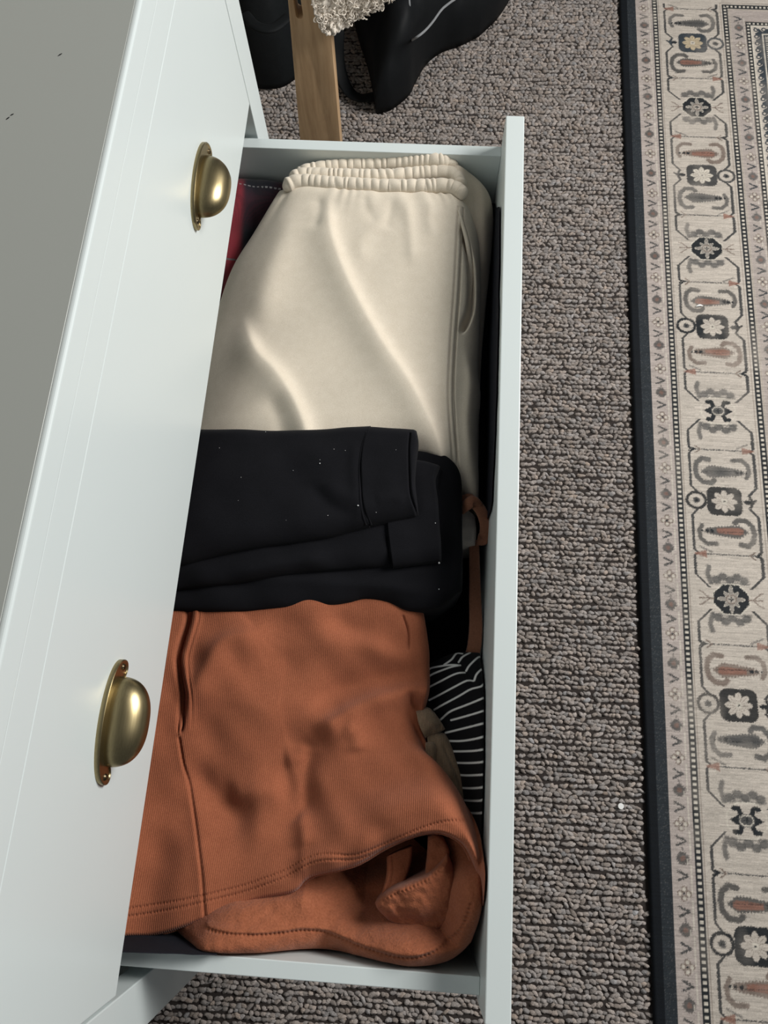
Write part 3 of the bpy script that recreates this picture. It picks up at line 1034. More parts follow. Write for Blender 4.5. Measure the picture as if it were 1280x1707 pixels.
s1 = [(200, 1516), (240, 1512), (290, 1503), (337, 1493), (400, 1478), (440, 1464), (478, 1449), (510, 1430), (535, 1421), (561, 1420), (592, 1421), (630, 1407), (660, 1393), (700, 1374), (740, 1362), (770, 1362)]
s2 = [(200, 1529), (240, 1525), (290, 1515), (337, 1504), (400, 1489), (440, 1475), (478, 1460), (510, 1441), (537, 1431), (561, 1429), (592, 1429), (632, 1415), (662, 1401), (702, 1382)]
sideseam = c6([(178, 485), (190, 560), (207, 640), (225, 740), (245, 830), (262, 920), (270, 1000), (275, 1075)])
pocket = c6([(222, 70), (215, 110), (195, 170), (182, 220), (188, 280), (197, 340), (192, 400), (183, 475)])
rfront, fS2, fP2 = patch(
    'front_panel',
    [(277, 985, .57), (450, 985, .578), (600, 982, .578), (700, 995, .57)],
    [(700, 995, .57), (708, 1032, .568), (715, 1080, .563), (716, 1109, .562), (716, 1150, .560), (708, 1185, .560), (702, 1210, .562), (716, 1248, .562),
     (741, 1300, .568), (776, 1341, .585), (798, 1385, .602), (806, 1440, .606), (807, 1480, .604), (804, 1512, .600)],
    [(196, 1563, .566), (213, 1561, .568), (255, 1560, .570), (303, 1547, .572), (355, 1527, .572), (427, 1501, .572), (489, 1487, .574), (510, 1468, .576), (530, 1458, .578),
     (592, 1443, .592), (643, 1414, .603), (690, 1394, .613), (731, 1388, .620), (767, 1404, .619), (786, 1436, .616), (797, 1475, .608), (804, 1512, .600)],
    [(277, 985, .57), (250, 1150, .572), (225, 1350, .57), (196, 1563, .566)],
    320, 380, M['rust'], rs, z=0.575, puff=0.014, blur=22, r=(0, 0.018, 0.006, 0), bot=0.548, noise=((0.0024, 0.11), (0.0008, 0.045)),
    ridges=[
        (s1, -0.0022, 0.0012, 0.0012, {'s0': 1, 's1': 1, 'gauss': 1, 'stitch': 0.0035}),
        (s2, -0.0022, 0.0012, 0.0012, {'s0': 1, 's1': 1, 'gauss': 1, 'stitch': 0.0035}),
        (sideseam, -0.0026, 0.0016, 0.0014, {'s0': 1, 's1': 1, 'gauss': 1}),
        (sideseam, 0.003, 0.02, 0.006, {'s1': 1}),
        (pocket, -0.011, 0.0022, 0.0032, {'s0': 1, 'gauss': 1, 'e': 0.1}),
        ([(p[0] + 13, p[1] + 2) for p in pocket], 0.0035, 0.005, 0.005, {'s0': 1, 'gauss': 1}),
        ([(p[0] + 17, p[1] + 2) for p in pocket], -0.0016, 0.0012, 0.0012, {'s0': 1, 'gauss': 1}),
        (c6([(1010, 330), (940, 335), (880, 348), (800, 372), (740, 400), (680, 440), (625, 480)]), 0.0181, 0.020, 0.013, {'e': 0.18, 's0': 1}),
        (c6([(985, 385), (955, 380), (935, 345), (925, 330)]), -0.0087, 0.006, 0.006),
        (c6([(990, 260), (900, 280), (800, 300), (700, 330), (600, 420)]), -0.0116, 0.03, 0.022),
        (c6([(600, 475), (602, 520), (598, 580), (600, 660), (590, 760)]), -0.0065, 0.012, 0.008),
        (c6([(595, 500), (580, 545), (520, 560)]), 0.0058, 0.010, 0.012),
        (c6([(720, 440), (760, 480), (770, 540)]), 0.0058, 0.012, 0.012),
        (c6([(590, 560), (640, 620), (690, 720), (780, 800)]), 0.0058, 0.02, 0.02),
        (c6([(560, 740), (590, 780), (600, 840)]), 0.0058, 0.012, 0.010),
        (c6([(200, 560), (270, 660), (350, 720), (450, 730)]), -0.0116, 0.022, 0.030),
        (c6([(330, 690), (430, 660), (540, 650)]), 0.0087, 0.018, 0.018),
        (c6([(470, 80), (440, 150), (330, 180), (250, 330), (235, 440)]), 0.0116, 0.025, 0.014),
        (c6([(640, 60), (740, 120), (860, 170), (960, 210)]), -0.0072, 0.018, 0.018),
        (c6([(560, 130), (700, 170), (850, 195), (985, 250)]), 0.0072, 0.022, 0.022),
        (c6([(915, 90), (930, 140), (930, 210)]), -0.003, 0.0016, 0.0016, {'gauss': 1, 's0': 1}),
        (c6([(960, 470), (1000, 570), (1050, 650), (1110, 710)]), 0.0058, 0.014, 0.020),
        (c6([(780, 780), (860, 770), (960, 740), (1080, 735)]), -0.0058, 0.012, 0.014),
        (c6([(860, 840), (950, 795), (1030, 780), (1100, 810), (1155, 880)]), 0.0087, 0.010, 0.010, {'s1': 1}),
        (c6([(560, 935), (600, 890), (660, 870), (740, 880)]), 0.0058, 0.010, 0.010),
    ],
    bumps=[(600, 1260, 0.004, 0.04, 0.05), (330, 1440, 0.005, 0.03, 0.05), (450, 1200, 0.005, 0.06, 0.05), (380, 1350, -0.004, 0.03, 0.03)])
sweep('pocket_welt', crom(np.array([fS2.at(p[0] + 5, p[1]) for p in pocket]), 60) + np.array([0, 0, 0.0005]), M['rust'], rs, rw=0.0034, rh=0.0028, seg=10,
      prof=lambda i, n: (min(1, 0.2 + 6 * (1 - i / (n - 1))),) * 2)
edge_pts = fP2[-1, ::6]
sweep('hem_edge', edge_pts + np.array([0, 0.0008, -0.0012]), M['rust'], rs, rw=0.0024, rh=0.0026, seg=8)

# ---- black sweatpants on top
bk = thing('sweatpants', (0.12, 0.02, ZL), 'black cotton sweatpants folded in the middle of the drawer with ribbed cuffs on top', 'trousers')
c4 = lambda pts: [(280 + p[0] / 2.133, 680 + p[1] / 2.133) + tuple(p[2:]) for p in pts]
patch('seat_panel', c4([(60, 200), (400, 190), (800, 170), (895, 150), (960, 162), (1012, 192)]),
      c4([(1012, 192), (1040, 240), (1046, 330), (1046, 450), (1048, 560), (1046, 650)]),
      c4([(-10, 722), (200, 726), (400, 716), (560, 708), (640, 694), (700, 682), (780, 694), (860, 722), (960, 712), (1046, 650)]),
      c4([(60, 200), (20, 450), (-10, 722)]), 200, 140, M['black'], bk, z=0.586, puff=0.012, r=(0.012, 0.014, 0.022, 0), bot=0.50,
      noise=((0.0014, 0.06),),
      ridges=[(c4([(250, 620), (500, 618), (760, 640), (1000, 662)]), 0.004, 0.010, 0.010),
              (c4([(975, 215), (962, 250), (958, 300)]), -0.002, 0.0012, 0.0012, {'gauss': 1})])
patch('lower_leg', c4([(60, 250), (400, 230), (780, 200), (892, 190)]), c4([(892, 190), (900, 350), (905, 555)]),
      c4([(0, 652), (215, 630), (400, 602), (600, 580), (800, 568), (905, 555)]), c4([(60, 250), (20, 480), (0, 652)]),
      160, 110, M['black'], bk, z=0.598, puff=0.014, r=(0.01, 0, 0.020, 0), bot=0.585, noise=((0.0012, 0.06),),
      ridges=[(c4([(780, 440), (786, 500), (800, 566)]), -0.003, 0.0016, 0.0016, {'gauss': 1, 's1': 1}),
              (c4([(797, 440), (803, 500), (818, 566)]), -0.003, 0.0016, 0.0016, {'gauss': 1, 's1': 1}),
              (c4([(200, 600), (400, 560), (600, 540)]), 0.004, 0.010, 0.010)])
lc, lcS, _ = patch('cuff', c4([(780, 205), (890, 190), (968, 208)]), c4([(968, 208), (952, 260), (960, 330), (966, 420), (971, 480), (972, 548)]),
      c4([(800, 572), (890, 560), (972, 548)]), c4([(780, 205), (780, 400), (800, 572)]), 70, 110, M['black'], bk, z=0.602, puff=0.013,
      r=(0.008, 0.004, 0.016, 0), bot=0.592, noise=((0.0009, 0.05),))
la, laS, _ = patch('upper_leg', c4([(90, 82, .606), (250, 82), (400, 86), (560, 80), (640, 74), (722, 70)]),
      c4([(722, 70), (700, 140), (692, 200), (692, 270), (695, 335), (704, 385), (720, 426)]),
      c4([(0, 572, .606), (50, 562), (180, 528), (330, 500), (450, 484), (560, 466), (640, 446), (720, 426)]),
      c4([(90, 82, .606), (45, 330), (0, 572, .606)]), 190, 150, M['black'], bk, z=0.612, puff=0.017, r=(0.014, 0, 0.024, 0), bot=0.600,
      noise=((0.0014, 0.07),),
      ridges=[(c4([(520, 250), (530, 300), (600, 360), (680, 380)]), -0.004, 0.010, 0.012),
              (c4([(560, 250), (600, 300), (680, 330)]), 0.003, 0.012, 0.012),
              (c4([(668, 100), (660, 200), (668, 300), (690, 400)]), 0.002, 0.006, 0.006, {'gauss': 1})])
uc, ucS, ucP = patch('cuff', c4([(716, 72, .613), (800, 78, .613), (884, 83, .612)]),
      c4([(884, 83, .612), (891, 130), (884, 200), (880, 270), (886, 330), (893, 390, .612)]),
      c4([(716, 427, .612), (800, 408, .612), (893, 390, .612)]),
      c4([(716, 72, .613), (694, 140), (686, 200), (687, 270), (690, 335), (700, 385), (716, 427, .612)]), 80, 120, M['black'], bk,
      z=0.613, puff=0.0175, r=(0.014, 0.005, 0.022, 0.002), bot=0.606, noise=((0.0008, 0.05),),
      ridges=[(c4([(860, 90), (856, 150), (858, 240), (864, 310), (890, 380)]), -0.003, 0.0012, 0.0012, {'gauss': 1, 's0': 1, 's1': 1}),
              (c4([(730, 330), (800, 320), (850, 330)]), 0.002, 0.008, 0.008)])
for off in (-5, 4):
    sp = [laS.at(p[0] + off, p[1], .625) for p in c4([(718, 84), (700, 140), (692, 200), (692, 270), (695, 335), (704, 385), (714, 415)])]
    sweep('seam', crom(np.array(sp), 40) + np.array([0, 0, -0.0003]), M['black'], bk, rw=0.0012, rh=0.0012, seg=8)
# bits of white lint clinging to the fabric
lv, lf = [], []
lint_px = [(540, 198, 3), (540, 185, 1.5), (675, 348, 3.4), (950, 410, 2.6), (963, 552, 4.2), (908, 590, 3), (963, 645, 3), (645, 628, 2.2), (588, 608, 2),
           (680, 612, 2), (183, 143, 2), (260, 248, 1.6), (568, 383, 2), (590, 147, 1.5), (318, 490, 1.5), (445, 223, 1.5), (740, 372, 1.6), (895, 658, 2.2),
           (855, 650, 1.6), (880, 652, 1.6), (347, 86, 1.5), (630, 152, 1.5), (250, 330, 1.2), (420, 400, 1.2), (810, 150, 1.2)]
for x, y, s in lint_px:
    p = c4([(x, y)])[0]
    S_ = ucS if x > 715 and y < 400 else (laS if y < 480 else lcS)
    if y > 570: q = at(p[0], p[1], .597)
    else: q = S_.at(p[0], p[1], .62)
    r0 = s * 0.00030
    b = len(lv)
    for dx, dy, dz in ((1, 0, 0), (-0.8, 0.2, 0), (0.1, 1, 0), (0, -0.9, 0.1), (0, 0, 1), (0, 0, -1)):
        lv.append(q + r0 * np.array([dx, dy, dz]) * rng.uniform(0.7, 1.3) + np.array([0, 0, 0.0006]))
    for a, c, d in ((0, 2, 4), (2, 1, 4), (1, 3, 4), (3, 0, 4), (2, 0, 5), (1, 2, 5), (3, 1, 5), (0, 3, 5)):
        lf.append((b + a, b + c, b + d))
ln = mk('lint', lv, lf, M['lint'], bk)
ln['kind'] = 'stuff'
ln['label'] = 'specks of white lint'


# ------------------------------------------------------------------ rug
def build_rug():
    X0 = 0.665
    VT = 1.757            # far end of the rug
    res = 0.00135
    nu_, nv2 = int(0.36 / res), int(2.36 / res)
    u = np.linspace(0, 0.36, nu_)
    v = np.linspace(-0.80, 1.56, nv2)
    U, V = np.meshgrid(u, v)
    D = np.minimum(U, VT - V)                     # distance from the outer edge (mitred corner)
    A = np.where(U < VT - V, V, U + 0.11)         # coordinate along the border
    cream = np.array([0.53, 0.475, 0.415]); pink = np.array([0.41, 0.355, 0.325]); dark = np.array([0.022, 0.025, 0.028])
    navy = np.array([0.045, 0.055, 0.065]); grey = np.array([0.09, 0.088, 0.086]); rust = np.array([0.27, 0.135, 0.10])
    black = np.array([0.006, 0.008, 0.011]); pale = np.array([0.62, 0.57, 0.49]); brown = np.array([0.19, 0.145, 0.12])
    C = np.empty(U.shape + (3,))
    C[...] = cream
    r2 = np.random.default_rng(5)
    fuzz = r2.normal(0, 1, U.shape)

    def put(mask, col, a=1.0):
        m = np.clip(mask, 0, 1)[..., None] * a
        C[...] = C * (1 - m) + m * np.array(col)

    def bandm(a, b, soft=0.0010):
        return np.clip((D - a) / soft + .5, 0, 1) * np.clip((b - D) / soft + .5, 0, 1)
    put(bandm(0.037, 0.078), pink * 1.12)
    put(bandm(0.243, 0.360), cream)
    put(bandm(0.262, 0.298), pink)
    # dotted guard stripes
    for a, b in ((0.0765, 0.0895), (0.244, 0.257), (0.297, 0.308)):
        put(bandm(a, b), dark)
        mid, hw = (a + b) / 2, (b - a) * 0.23
        dot = np.clip((hw - np.abs(D - mid)) / 0.0008 + .5, 0, 1) * np.clip((0.0024 - np.abs((A / 0.0098) % 1 - .5) * 0.0098) / 0.0008 + .5, 0, 1)
        put(dot, pale)
    put(bandm(0.0355, 0.0375), pale, .5)
    for q in (0.0925, 0.2395, 0.2600, 0.2955):
        put(bandm(q - 0.0007, q + 0.0007), brown, .7)
    # inner field: wave border
    put(bandm(0.308, 0.312), pale)
    ph = A / 0.021
    wx = 0.322 + 0.005 * np.sin(2 * math.pi * ph)
    put(np.clip((D - wx) / 0.0012 + .5, 0, 1) * (D > 0.31), navy)
    cx_ = (ph % 1 - .5) * 0.021
    rr = np.hypot(cx_ + 0.003, D - 0.320)
    put(np.clip((0.0016 - np.abs(rr - 0.0045)) / 0.0008 + .5, 0, 1), navy)
    put(bandm(0.333, 0.336), pale)
    put(bandm(0.340, 0.347) * (np.sin(A * 2 * math.pi / 0.006) > 0), pale, .8)

    # ---- local motif drawing
    def win(vc, hv, uc, hu):
        i0, i1 = np.searchsorted(v, [vc - hv, vc + hv])
        j0, j1 = np.searchsorted(u, [uc - hu, uc + hu])
        return slice(i0, i1), slice(j0, j1)

    def draw(vc, hv, uc, hu, fn):
        s = win(vc, hv, uc, hu)
        if s[0].stop - s[0].start < 2 or s[1].stop - s[1].start < 2: return
        x = U[s] - uc
        y = V[s] - vc
        sub = C[s]
        wob = 0.0006 * fuzz[s]

        def p(d, col, a=1.0, soft=0.0011):
            m = np.clip(-(d + wob) / soft + .5, 0, 1)[..., None] * a
            sub[...] = sub * (1 - m) + m * np.array(col)
        fn(x, y, p)

    def seg_d(x, y, pts, w_):
        d = np.full(x.shape, 9.0)
        for (a, b) in zip(pts[:-1], pts[1:]):
            dx, dy = b[0] - a[0], b[1] - a[1]
            t = np.clip(((x - a[0]) * dx + (y - a[1]) * dy) / (dx * dx + dy * dy + 1e-12), 0, 1)
            d = np.minimum(d, np.hypot(x - a[0] - t * dx, y - a[1] - t * dy))
        return d - w_

    def rbox(x, y, hx, hy, r_):
        qx, qy = np.abs(x) - hx + r_, np.abs(y) - hy + r_
        return np.hypot(np.maximum(qx, 0), np.maximum(qy, 0)) + np.minimum(np.maximum(qx, qy), 0) - r_

    def octo(x, y, hx, hy, c):
        ax, ay = np.abs(x), np.abs(y)
        return np.maximum(np.maximum(ax - hx, ay - hy), (ax + ay - hx - hy + c) * 0.7071)
    PER = 0.3845
    ROS0 = 0.619
    UC = 0.168

    def rosette(flip, tone, pet):
        def f(x, y, p):
            x = x * flip / 1.14
            y = y / 1.14
            p(rbox(x, y, 0.0295, 0.0255, 0.013), tone)
            p(rbox(x - 0.040, y, 0.006, 0.004, 0.003), tone)         # stalk
            p(seg_d(x, y, [(0.034, 0), (0.048, 0)], 0.0022), dark)
            p(seg_d(x, y, [(0.043, -0.009), (0.047, 0), (0.043, 0.009)], 0.0024), tone)
            p(seg_d(x, y, [(0.047, 0), (0.053, 0.004)], 0.0018), tone)
            # ring at the other side
            rr_ = np.hypot((x + 0.047) * 0.9, y)
            p(rr_ - 0.0165, tone)
            p(rr_ - 0.0118, cream)
            p(rr_ - 0.0052, grey)
            p(rr_ - 0.0022, dark)
            r_ = np.hypot(x * 0.92, y)
            th = np.arctan2(y, x * 0.92)
            petal = r_ - (0.0125 + 0.0072 * np.abs(np.cos(4 * th)))
            p(petal, pet)
            vein = np.maximum(np.abs(np.sin(4 * th)) * r_ - 0.0016, r_ - 0.018)
            vein = np.where(np.cos(4 * th) > 0, 1, vein)
            p(np.maximum(np.abs(np.sin(8 * th)) * r_ * 0.5 - 0.0010, np.maximum(0.005 - r_, r_ - 0.0165)), brown, .75)
            p(rbox(x, y, 0.0042, 0.0042, 0.001), pale)
            p(rbox(x, y, 0.0014, 0.0014, 0.0005), dark)
        return f

    def octagon(flip, tone, light=False):
        def f(x, y, p):
            x = x * flip
            # serrated cloud above and below
            for s in (-1, 1):
                for k in range(5):
                    p(np.hypot((x - (-0.026 + 0.013 * k)) * 0.85, y - s * (0.036 + 0.006 * ((k * 3) % 2))) - 0.0075, grey, .85, .003)
                p(seg_d(x, y, [(-0.034, s * 0.030), (0.034, s * 0.030)], 0.0022), grey, .65, .003)
                p(seg_d(x, y, [(-0.036, s * 0.030), (-0.041, s * 0.048), (-0.038, s * 0.060)], 0.0045), grey, .8, .003)
            p(octo(x, y, 0.0345, 0.0295, 0.019), pale)
            if light:
                p(octo(x, y, 0.0325, 0.0275, 0.018), cream)
                for a, b in ((1, 1), (1, -1), (-1, 1), (-1, -1)):
                    p(seg_d(x, y, [(a * 0.008, b * 0.007), (a * 0.013, b * 0.019), (a * 0.021, b * 0.019)], 0.0042), dark)
                for a in (-1, 1):
                    p(np.maximum(np.abs(y) - 0.6 * (0.029 - np.abs(x)), np.abs(x - a * 0.02) - 0.009), dark)
                p(octo(x, y, 0.0135, 0.0105, 0.006), grey)
                p(np.abs(octo(x, y, 0.011, 0.008, 0.005)) - 0.0008, pale)
                p(np.minimum(rbox(x, y, 0.005, 0.0012, .0005), rbox(x, y, 0.0012, 0.005, .0005)), dark)
                return
            p(octo(x, y, 0.0325, 0.0275, 0.0185), tone)
            # star
            r_ = np.hypot(x, y)
            th = np.arctan2(y, x)
            star = r_ - (0.0165 + 0.0052 * np.cos(8 * th) + 0.003 * np.cos(4 * th))
            p(np.abs(star) - 0.0011, pale)
            p(star + 0.0012, grey * 0.5 + cream * 0.5)
            p(octo(x, y, 0.0095, 0.0085, 0.005), brown)
            p(octo(x, y, 0.0078, 0.0068, 0.004), cream * .85)
            p(np.minimum(rbox(x, y, 0.005, 0.0012, .0005), rbox(x, y, 0.0012, 0.005, .0005)), dark)
            # side leaves
            for s in (-1, 1):
                p(seg_d(x, y, [(s * 0.032, 0), (s * 0.058, 0)], 0.0011), brown)
                p(seg_d(x, y, [(s * 0.040, 0), (s * 0.052, 0.011), (s * 0.058, 0.013)], 0.0013), brown, .8)
                p(seg_d(x, y, [(s * 0.040, 0), (s * 0.052, -0.011), (s * 0.058, -0.013)], 0.0013), brown, .8)
        return f

    def hook(flip, up, body, tone):
        def f(x, y, p):
            x = x * flip / 1.14
            y = y * up / 1.14
            # C-shaped stroke
            c1 = [(-0.022, 0.021), (-0.034, 0.023), (-0.043, 0.015), (-0.046, 0.002), (-0.043, -0.012), (-0.034, -0.021), (-0.020, -0.022), (-0.015, -0.017)]
            p(seg_d(x, y, c1, 0.0044), tone, .9, .002)
            c2 = [(0.018, 0.021), (0.033, 0.022), (0.043, 0.013), (0.045, 0.0), (0.040, -0.010)]
            p(seg_d(x, y, c2, 0.0038), tone * .9, .85, .002)
            # feathered body
            bw = 0.0085 * np.clip((x + 0.034) / 0.012, 0, 1) * np.clip((0.036 - x) / 0.05, 0, 1) ** .6 + 0.0012
            p(np.maximum(np.abs(y + 0.001 + 0.04 * (x * x) * 10) - bw - 0.0022 * np.abs(np.sin(x * 650)), np.abs(x) - 0.036), tone, .9, .002)
            p(np.maximum(np.abs(y + 0.002) - bw * .62, np.abs(x + 0.006) - 0.022), body, .9, .002)
            for k in range(3):
                p(np.hypot(x - 0.024 - 0.008 * k, y + 0.001) - 0.0032 + 0.0006 * k, dark)
            p(seg_d(x, y, [(-0.03, -0.001), (0.02, 0.001)], 0.0006), dark, .6)
        return f

    def tbar(flip):
        def f(x, y, p):
            x = x * flip
            p(seg_d(x, y, [(-0.060, 0), (0.050, 0)], 0.0011), grey)
            p(seg_d(x, y, [(-0.062, 0.004), (-0.050, 0.0), (-0.062, -0.004)], 0.0016), dark)
            p(seg_d(x, y, [(-0.05, 0.007), (-0.04, 0.0), (-0.05, -0.007)], 0.0013), brown)
            fl = np.maximum(np.abs(y) - 0.3 * (0.066 - x) * (x > 0.040), np.abs(x - 0.052) - 0.012)
            p(fl, rust, .85, .002)
            p(seg_d(x, y, [(0.03, 0.004), (0.052, 0.014)], 0.0016), grey, .7, .002)
        return f
    # cartouche outlines: two dark lines that bend in at the medallions
    def tri(a): return np.abs((a + .5) % 1 - .5)
    ro = tri((V - ROS0) / PER) * PER              # distance to nearest rosette (along v)
    oc = tri((V - ROS0) / PER + .5) * PER         # distance to nearest octagon
    inner = (U < 0.243) & (U > 0.093) & (V < VT - 0.245)
    for k, side in ((0, -1), (1, 1)):
        edge = UC + side * 0.0625
        off = np.where(oc < 0.045, (0.045 - oc) * 1.0, 0)
        off = off + np.where(ro < 0.030, (0.030 - ro) * 0.9, 0)
        notch = np.clip(0.006 - np.abs(ro - 0.105), 0, 1) * 1.2
        line = np.abs((U - edge) * -side - off - notch) - (0.0032 if side > 0 else 0.0026)
        gap = (oc < 0.020) | (ro < 0.012)
        m = np.clip(-(line + 0.0005 * fuzz) / 0.001 + .5, 0, 1) * inner * (~gap)
        put(m, dark * 1.3, .92)
    for k in range(-5, 5):
        vr = ROS0 + PER * k
        fl = 1 if k < 1 else -1
        tone = {2: navy, 1: grey * .8, 0: dark, -1: grey * .5, -2: grey * .45, -3: dark}.get(k, dark)
        pet = np.array([0.50, 0.41, 0.28]) if k == 2 else (pale if k == 1 else cream)
        if vr < VT - 0.26:
            draw(vr, 0.06, UC, 0.075, rosette(fl, tone, pet))
        vo = vr + PER / 2
        if vo < VT - 0.26:
            draw(vo, 0.075, UC, 0.075, octagon(fl, dark, k in (-1, -3)))
        for s in (-1, 1):
            if vr + s * 0.1 < VT - 0.26:
                redd = rust if (k + s) % 3 else grey
                draw(vr + s * 0.062, 0.04, UC, 0.070, hook(fl * (1 if s > 0 else -1) * (1 if k % 2 else 1), s, redd, [grey, grey * .75, brown][(k + s) % 3]))
                draw(vr + s * 0.107, 0.03, UC, 0.075, tbar(fl if s > 0 else -fl))
    # small guard borders: stars, chevrons, angular vine
    def small(kind, tone):
        def f(x, y, p):
            x, y = x / 1.2, y / 1.2
            if kind == 0:
                for a, b in ((1, 0), (-1, 0), (0, 1), (0, -1)):
                    p(np.abs(np.hypot(x - a * 0.0058, y - b * 0.0058) - 0.0032) - 0.0011, tone)
                    p(np.hypot(x - a * 0.0058, y - b * 0.0058) - 0.0026, pale, .8)
                p(np.hypot(x, y) - 0.0016, dark)
            elif kind == 1:
                p(seg_d(x, y, [(-0.007, 0.006), (0.006, 0.0), (-0.007, -0.006)], 0.0016), tone)
            else:
                p(octo(x, y, 0.0088, 0.0085, 0.006), tone, .85, .002)
                p(np.hypot(x, y) - 0.0035, rust, .5)
                p(seg_d(x, y, [(0, 0.008), (0, 0.014)], 0.0012), tone, .6)
        return f
    k = 0
    for uc, tones in ((0.0565, (brown, grey * .9, grey * .7)), (0.280, (brown, dark * 2, grey))):
        vv = -0.79
        while vv < VT - uc:
            kd_ = (0, 1, 2, 1)[k % 4]
            draw(vv, 0.019, uc, 0.0175, small(kd_, tones[kd_]))
            vv += 0.0272
            k += 1
        # light angular line on the inner side of the band
        side = uc + 0.0135
        al = (V / 0.054) % 1
        uu = side - np.where((al > .25) & (al < .42), 0.006, 0.0)
        put(np.clip((0.0011 - np.abs(U - uu)) / 0.0008 + .5, 0, 1) * (V < VT - uc), pale, .75)
    # dark woven edge and black binding
    put(bandm(-0.01, 0.0375), navy * .6)
    put(bandm(-0.01, 0.0175), black)
    # weave streaks and worn print
    rows = r2.normal(0, 1, (nv2, 1))
    streak = np.zeros(U.shape)
    for sc_, amp in ((6, 0.05), (18, 0.06), (45, 0.05)):
        q = r2.normal(0, 1, (nv2, nu_ // sc_ + 2))
        q = np.repeat(q, sc_, axis=1)[:, :nu_]
        streak += amp * q
    wear = np.clip(0.5 * smooth_noise(U, V, 0.22, 31) + 0.35 * smooth_noise(U, V * .6, 0.05, 33), 0, 1) * 0.35
    wear = np.where(D < 0.0375, 0, wear)
    C[...] = C * (1 - wear[..., None]) + wear[..., None] * (cream * .92)
    worn_edge = ((fuzz > 1.5) & (D > 0.0175) & (D < 0.0375)).astype(float) * 0.35
    C[...] = C * (1 - worn_edge[..., None]) + worn_edge[..., None] * grey * 1.5
    C[...] *= np.clip(1 + streak + 0.03 * rows + 0.05 * fuzz, 0.6, 1.4)[..., None]
    Z = 0.0055 + 0.0006 * smooth_noise(U, V, 0.3, 8)
    Z = np.where(D < 0.0175, 0.0075, Z) - np.where(U < 0.004, 0.003 * ((0.004 - U) / 0.004) ** 2, 0)
    P = np.stack([X0 + U, V, Z], -1).reshape(-1, 3)
    idx = np.arange(nu_ * nv2).reshape(nv2, nu_)
    F = np.stack([idx[:-1, :-1], idx[:-1, 1:], idx[1:, 1:], idx[1:, :-1]], -1).reshape(-1, 4)
    cols = C.reshape(-1, 3)
    # left side wall of the binding
    b0 = len(P)
    low = P[idx[:, 0]].copy()
    low[:, 2] = -0.003
    cur = np.arange(b0, b0 + nv2)
    F = np.vstack([F, np.stack([idx[:-1, 0], idx[1:, 0], cur[1:], cur[:-1]], -1)])
    P = np.vstack([P, low])
    cols = np.vstack([cols, np.tile(black, (nv2, 1))])
    rug = thing('patterned_rug', (X0 + 0.5, 0.45, 0.0), 'faded cream and charcoal oriental rug with a black bound edge beside the dresser', 'rug')
    mk('woven_border', P, F, M['rug'], rug, colors=cols)
    # the rest of the rug, beyond the picture's right edge
    gx = np.linspace(0.36, 1.25, 60)
    gy = np.linspace(-0.80, 1.56, 130)
    GX, GY = np.meshgrid(gx, gy)
    P2 = np.stack([X0 + GX, GY, np.full(GX.shape, 0.0055)], -1).reshape(-1, 3)
    i2 = np.arange(GX.size).reshape(GX.shape)
    F2 = np.stack([i2[:-1, :-1], i2[:-1, 1:], i2[1:, 1:], i2[1:, :-1]], -1).reshape(-1, 4)
    f = 0.5 + 0.5 * np.sin(GX * 40) * np.sin(GY * 33)
    c2 = (navy[None, None] * (1 - f[..., None]) + grey[None, None] * f[..., None]).reshape(-1, 3)
    mk('field', P2, F2, M['rug'], rug, colors=c2)
    P3, F3 = [], []


build_rug()

# small white scraps on the floor and the rug
p = at(1035, 1344, 0.004)
bm = bmesh.new()
bmesh.ops.create_cone(bm, cap_ends=True, segments=24, radius1=0.0052, radius2=0.0050, depth=0.0014)
bmesh.ops.bevel(bm, geom=bm.edges[:], offset=0.0003, segments=1, affect='EDGES')
bmesh.ops.translate(bm, verts=bm.verts, vec=(p[0], p[1], 0.0035))
o = bm_to('paper_dot', bm, M['paper'], loc=(p[0], p[1], 0.0028))
tag(o, 'tiny round white paper dot lying on the carpet near the rug edge', 'paper dot')
p = at(1165, 511, 0.006)
P_ = crom(np.array([p + np.array([-0.008, -0.002, 0.002]), p + np.array([0, 0.0012, 0.0032]), p + np.array([0.008, 0.001, 0.002])]), 14)
o = sweep('paper_scrap', P_, M['paper'], rw=0.0024, rh=0.0011, seg=10, loc=(p[0], p[1], 0.006),
          prof=lambda i, n: (max(.15, math.sin(math.pi * (i + .3) / n)),) * 2)
tag(o, 'tiny curled white scrap lying on the patterned rug', 'scrap')

# ------------------------------------------------------------------ chair leg, fleece throw, bags behind the drawer
LY = 0.86
pl0, pr0 = aty(500, 232, LY), aty(567, 232, LY)
pl1, pr1 = aty(479, -10, LY), aty(546, -10, LY)
ch = thing('wooden_chair', ((pl0[0] + pr0[0]) / 2, LY + 0.35, 0), 'pale oak chair with a broad flat slotted leg behind the open drawer', 'chair')


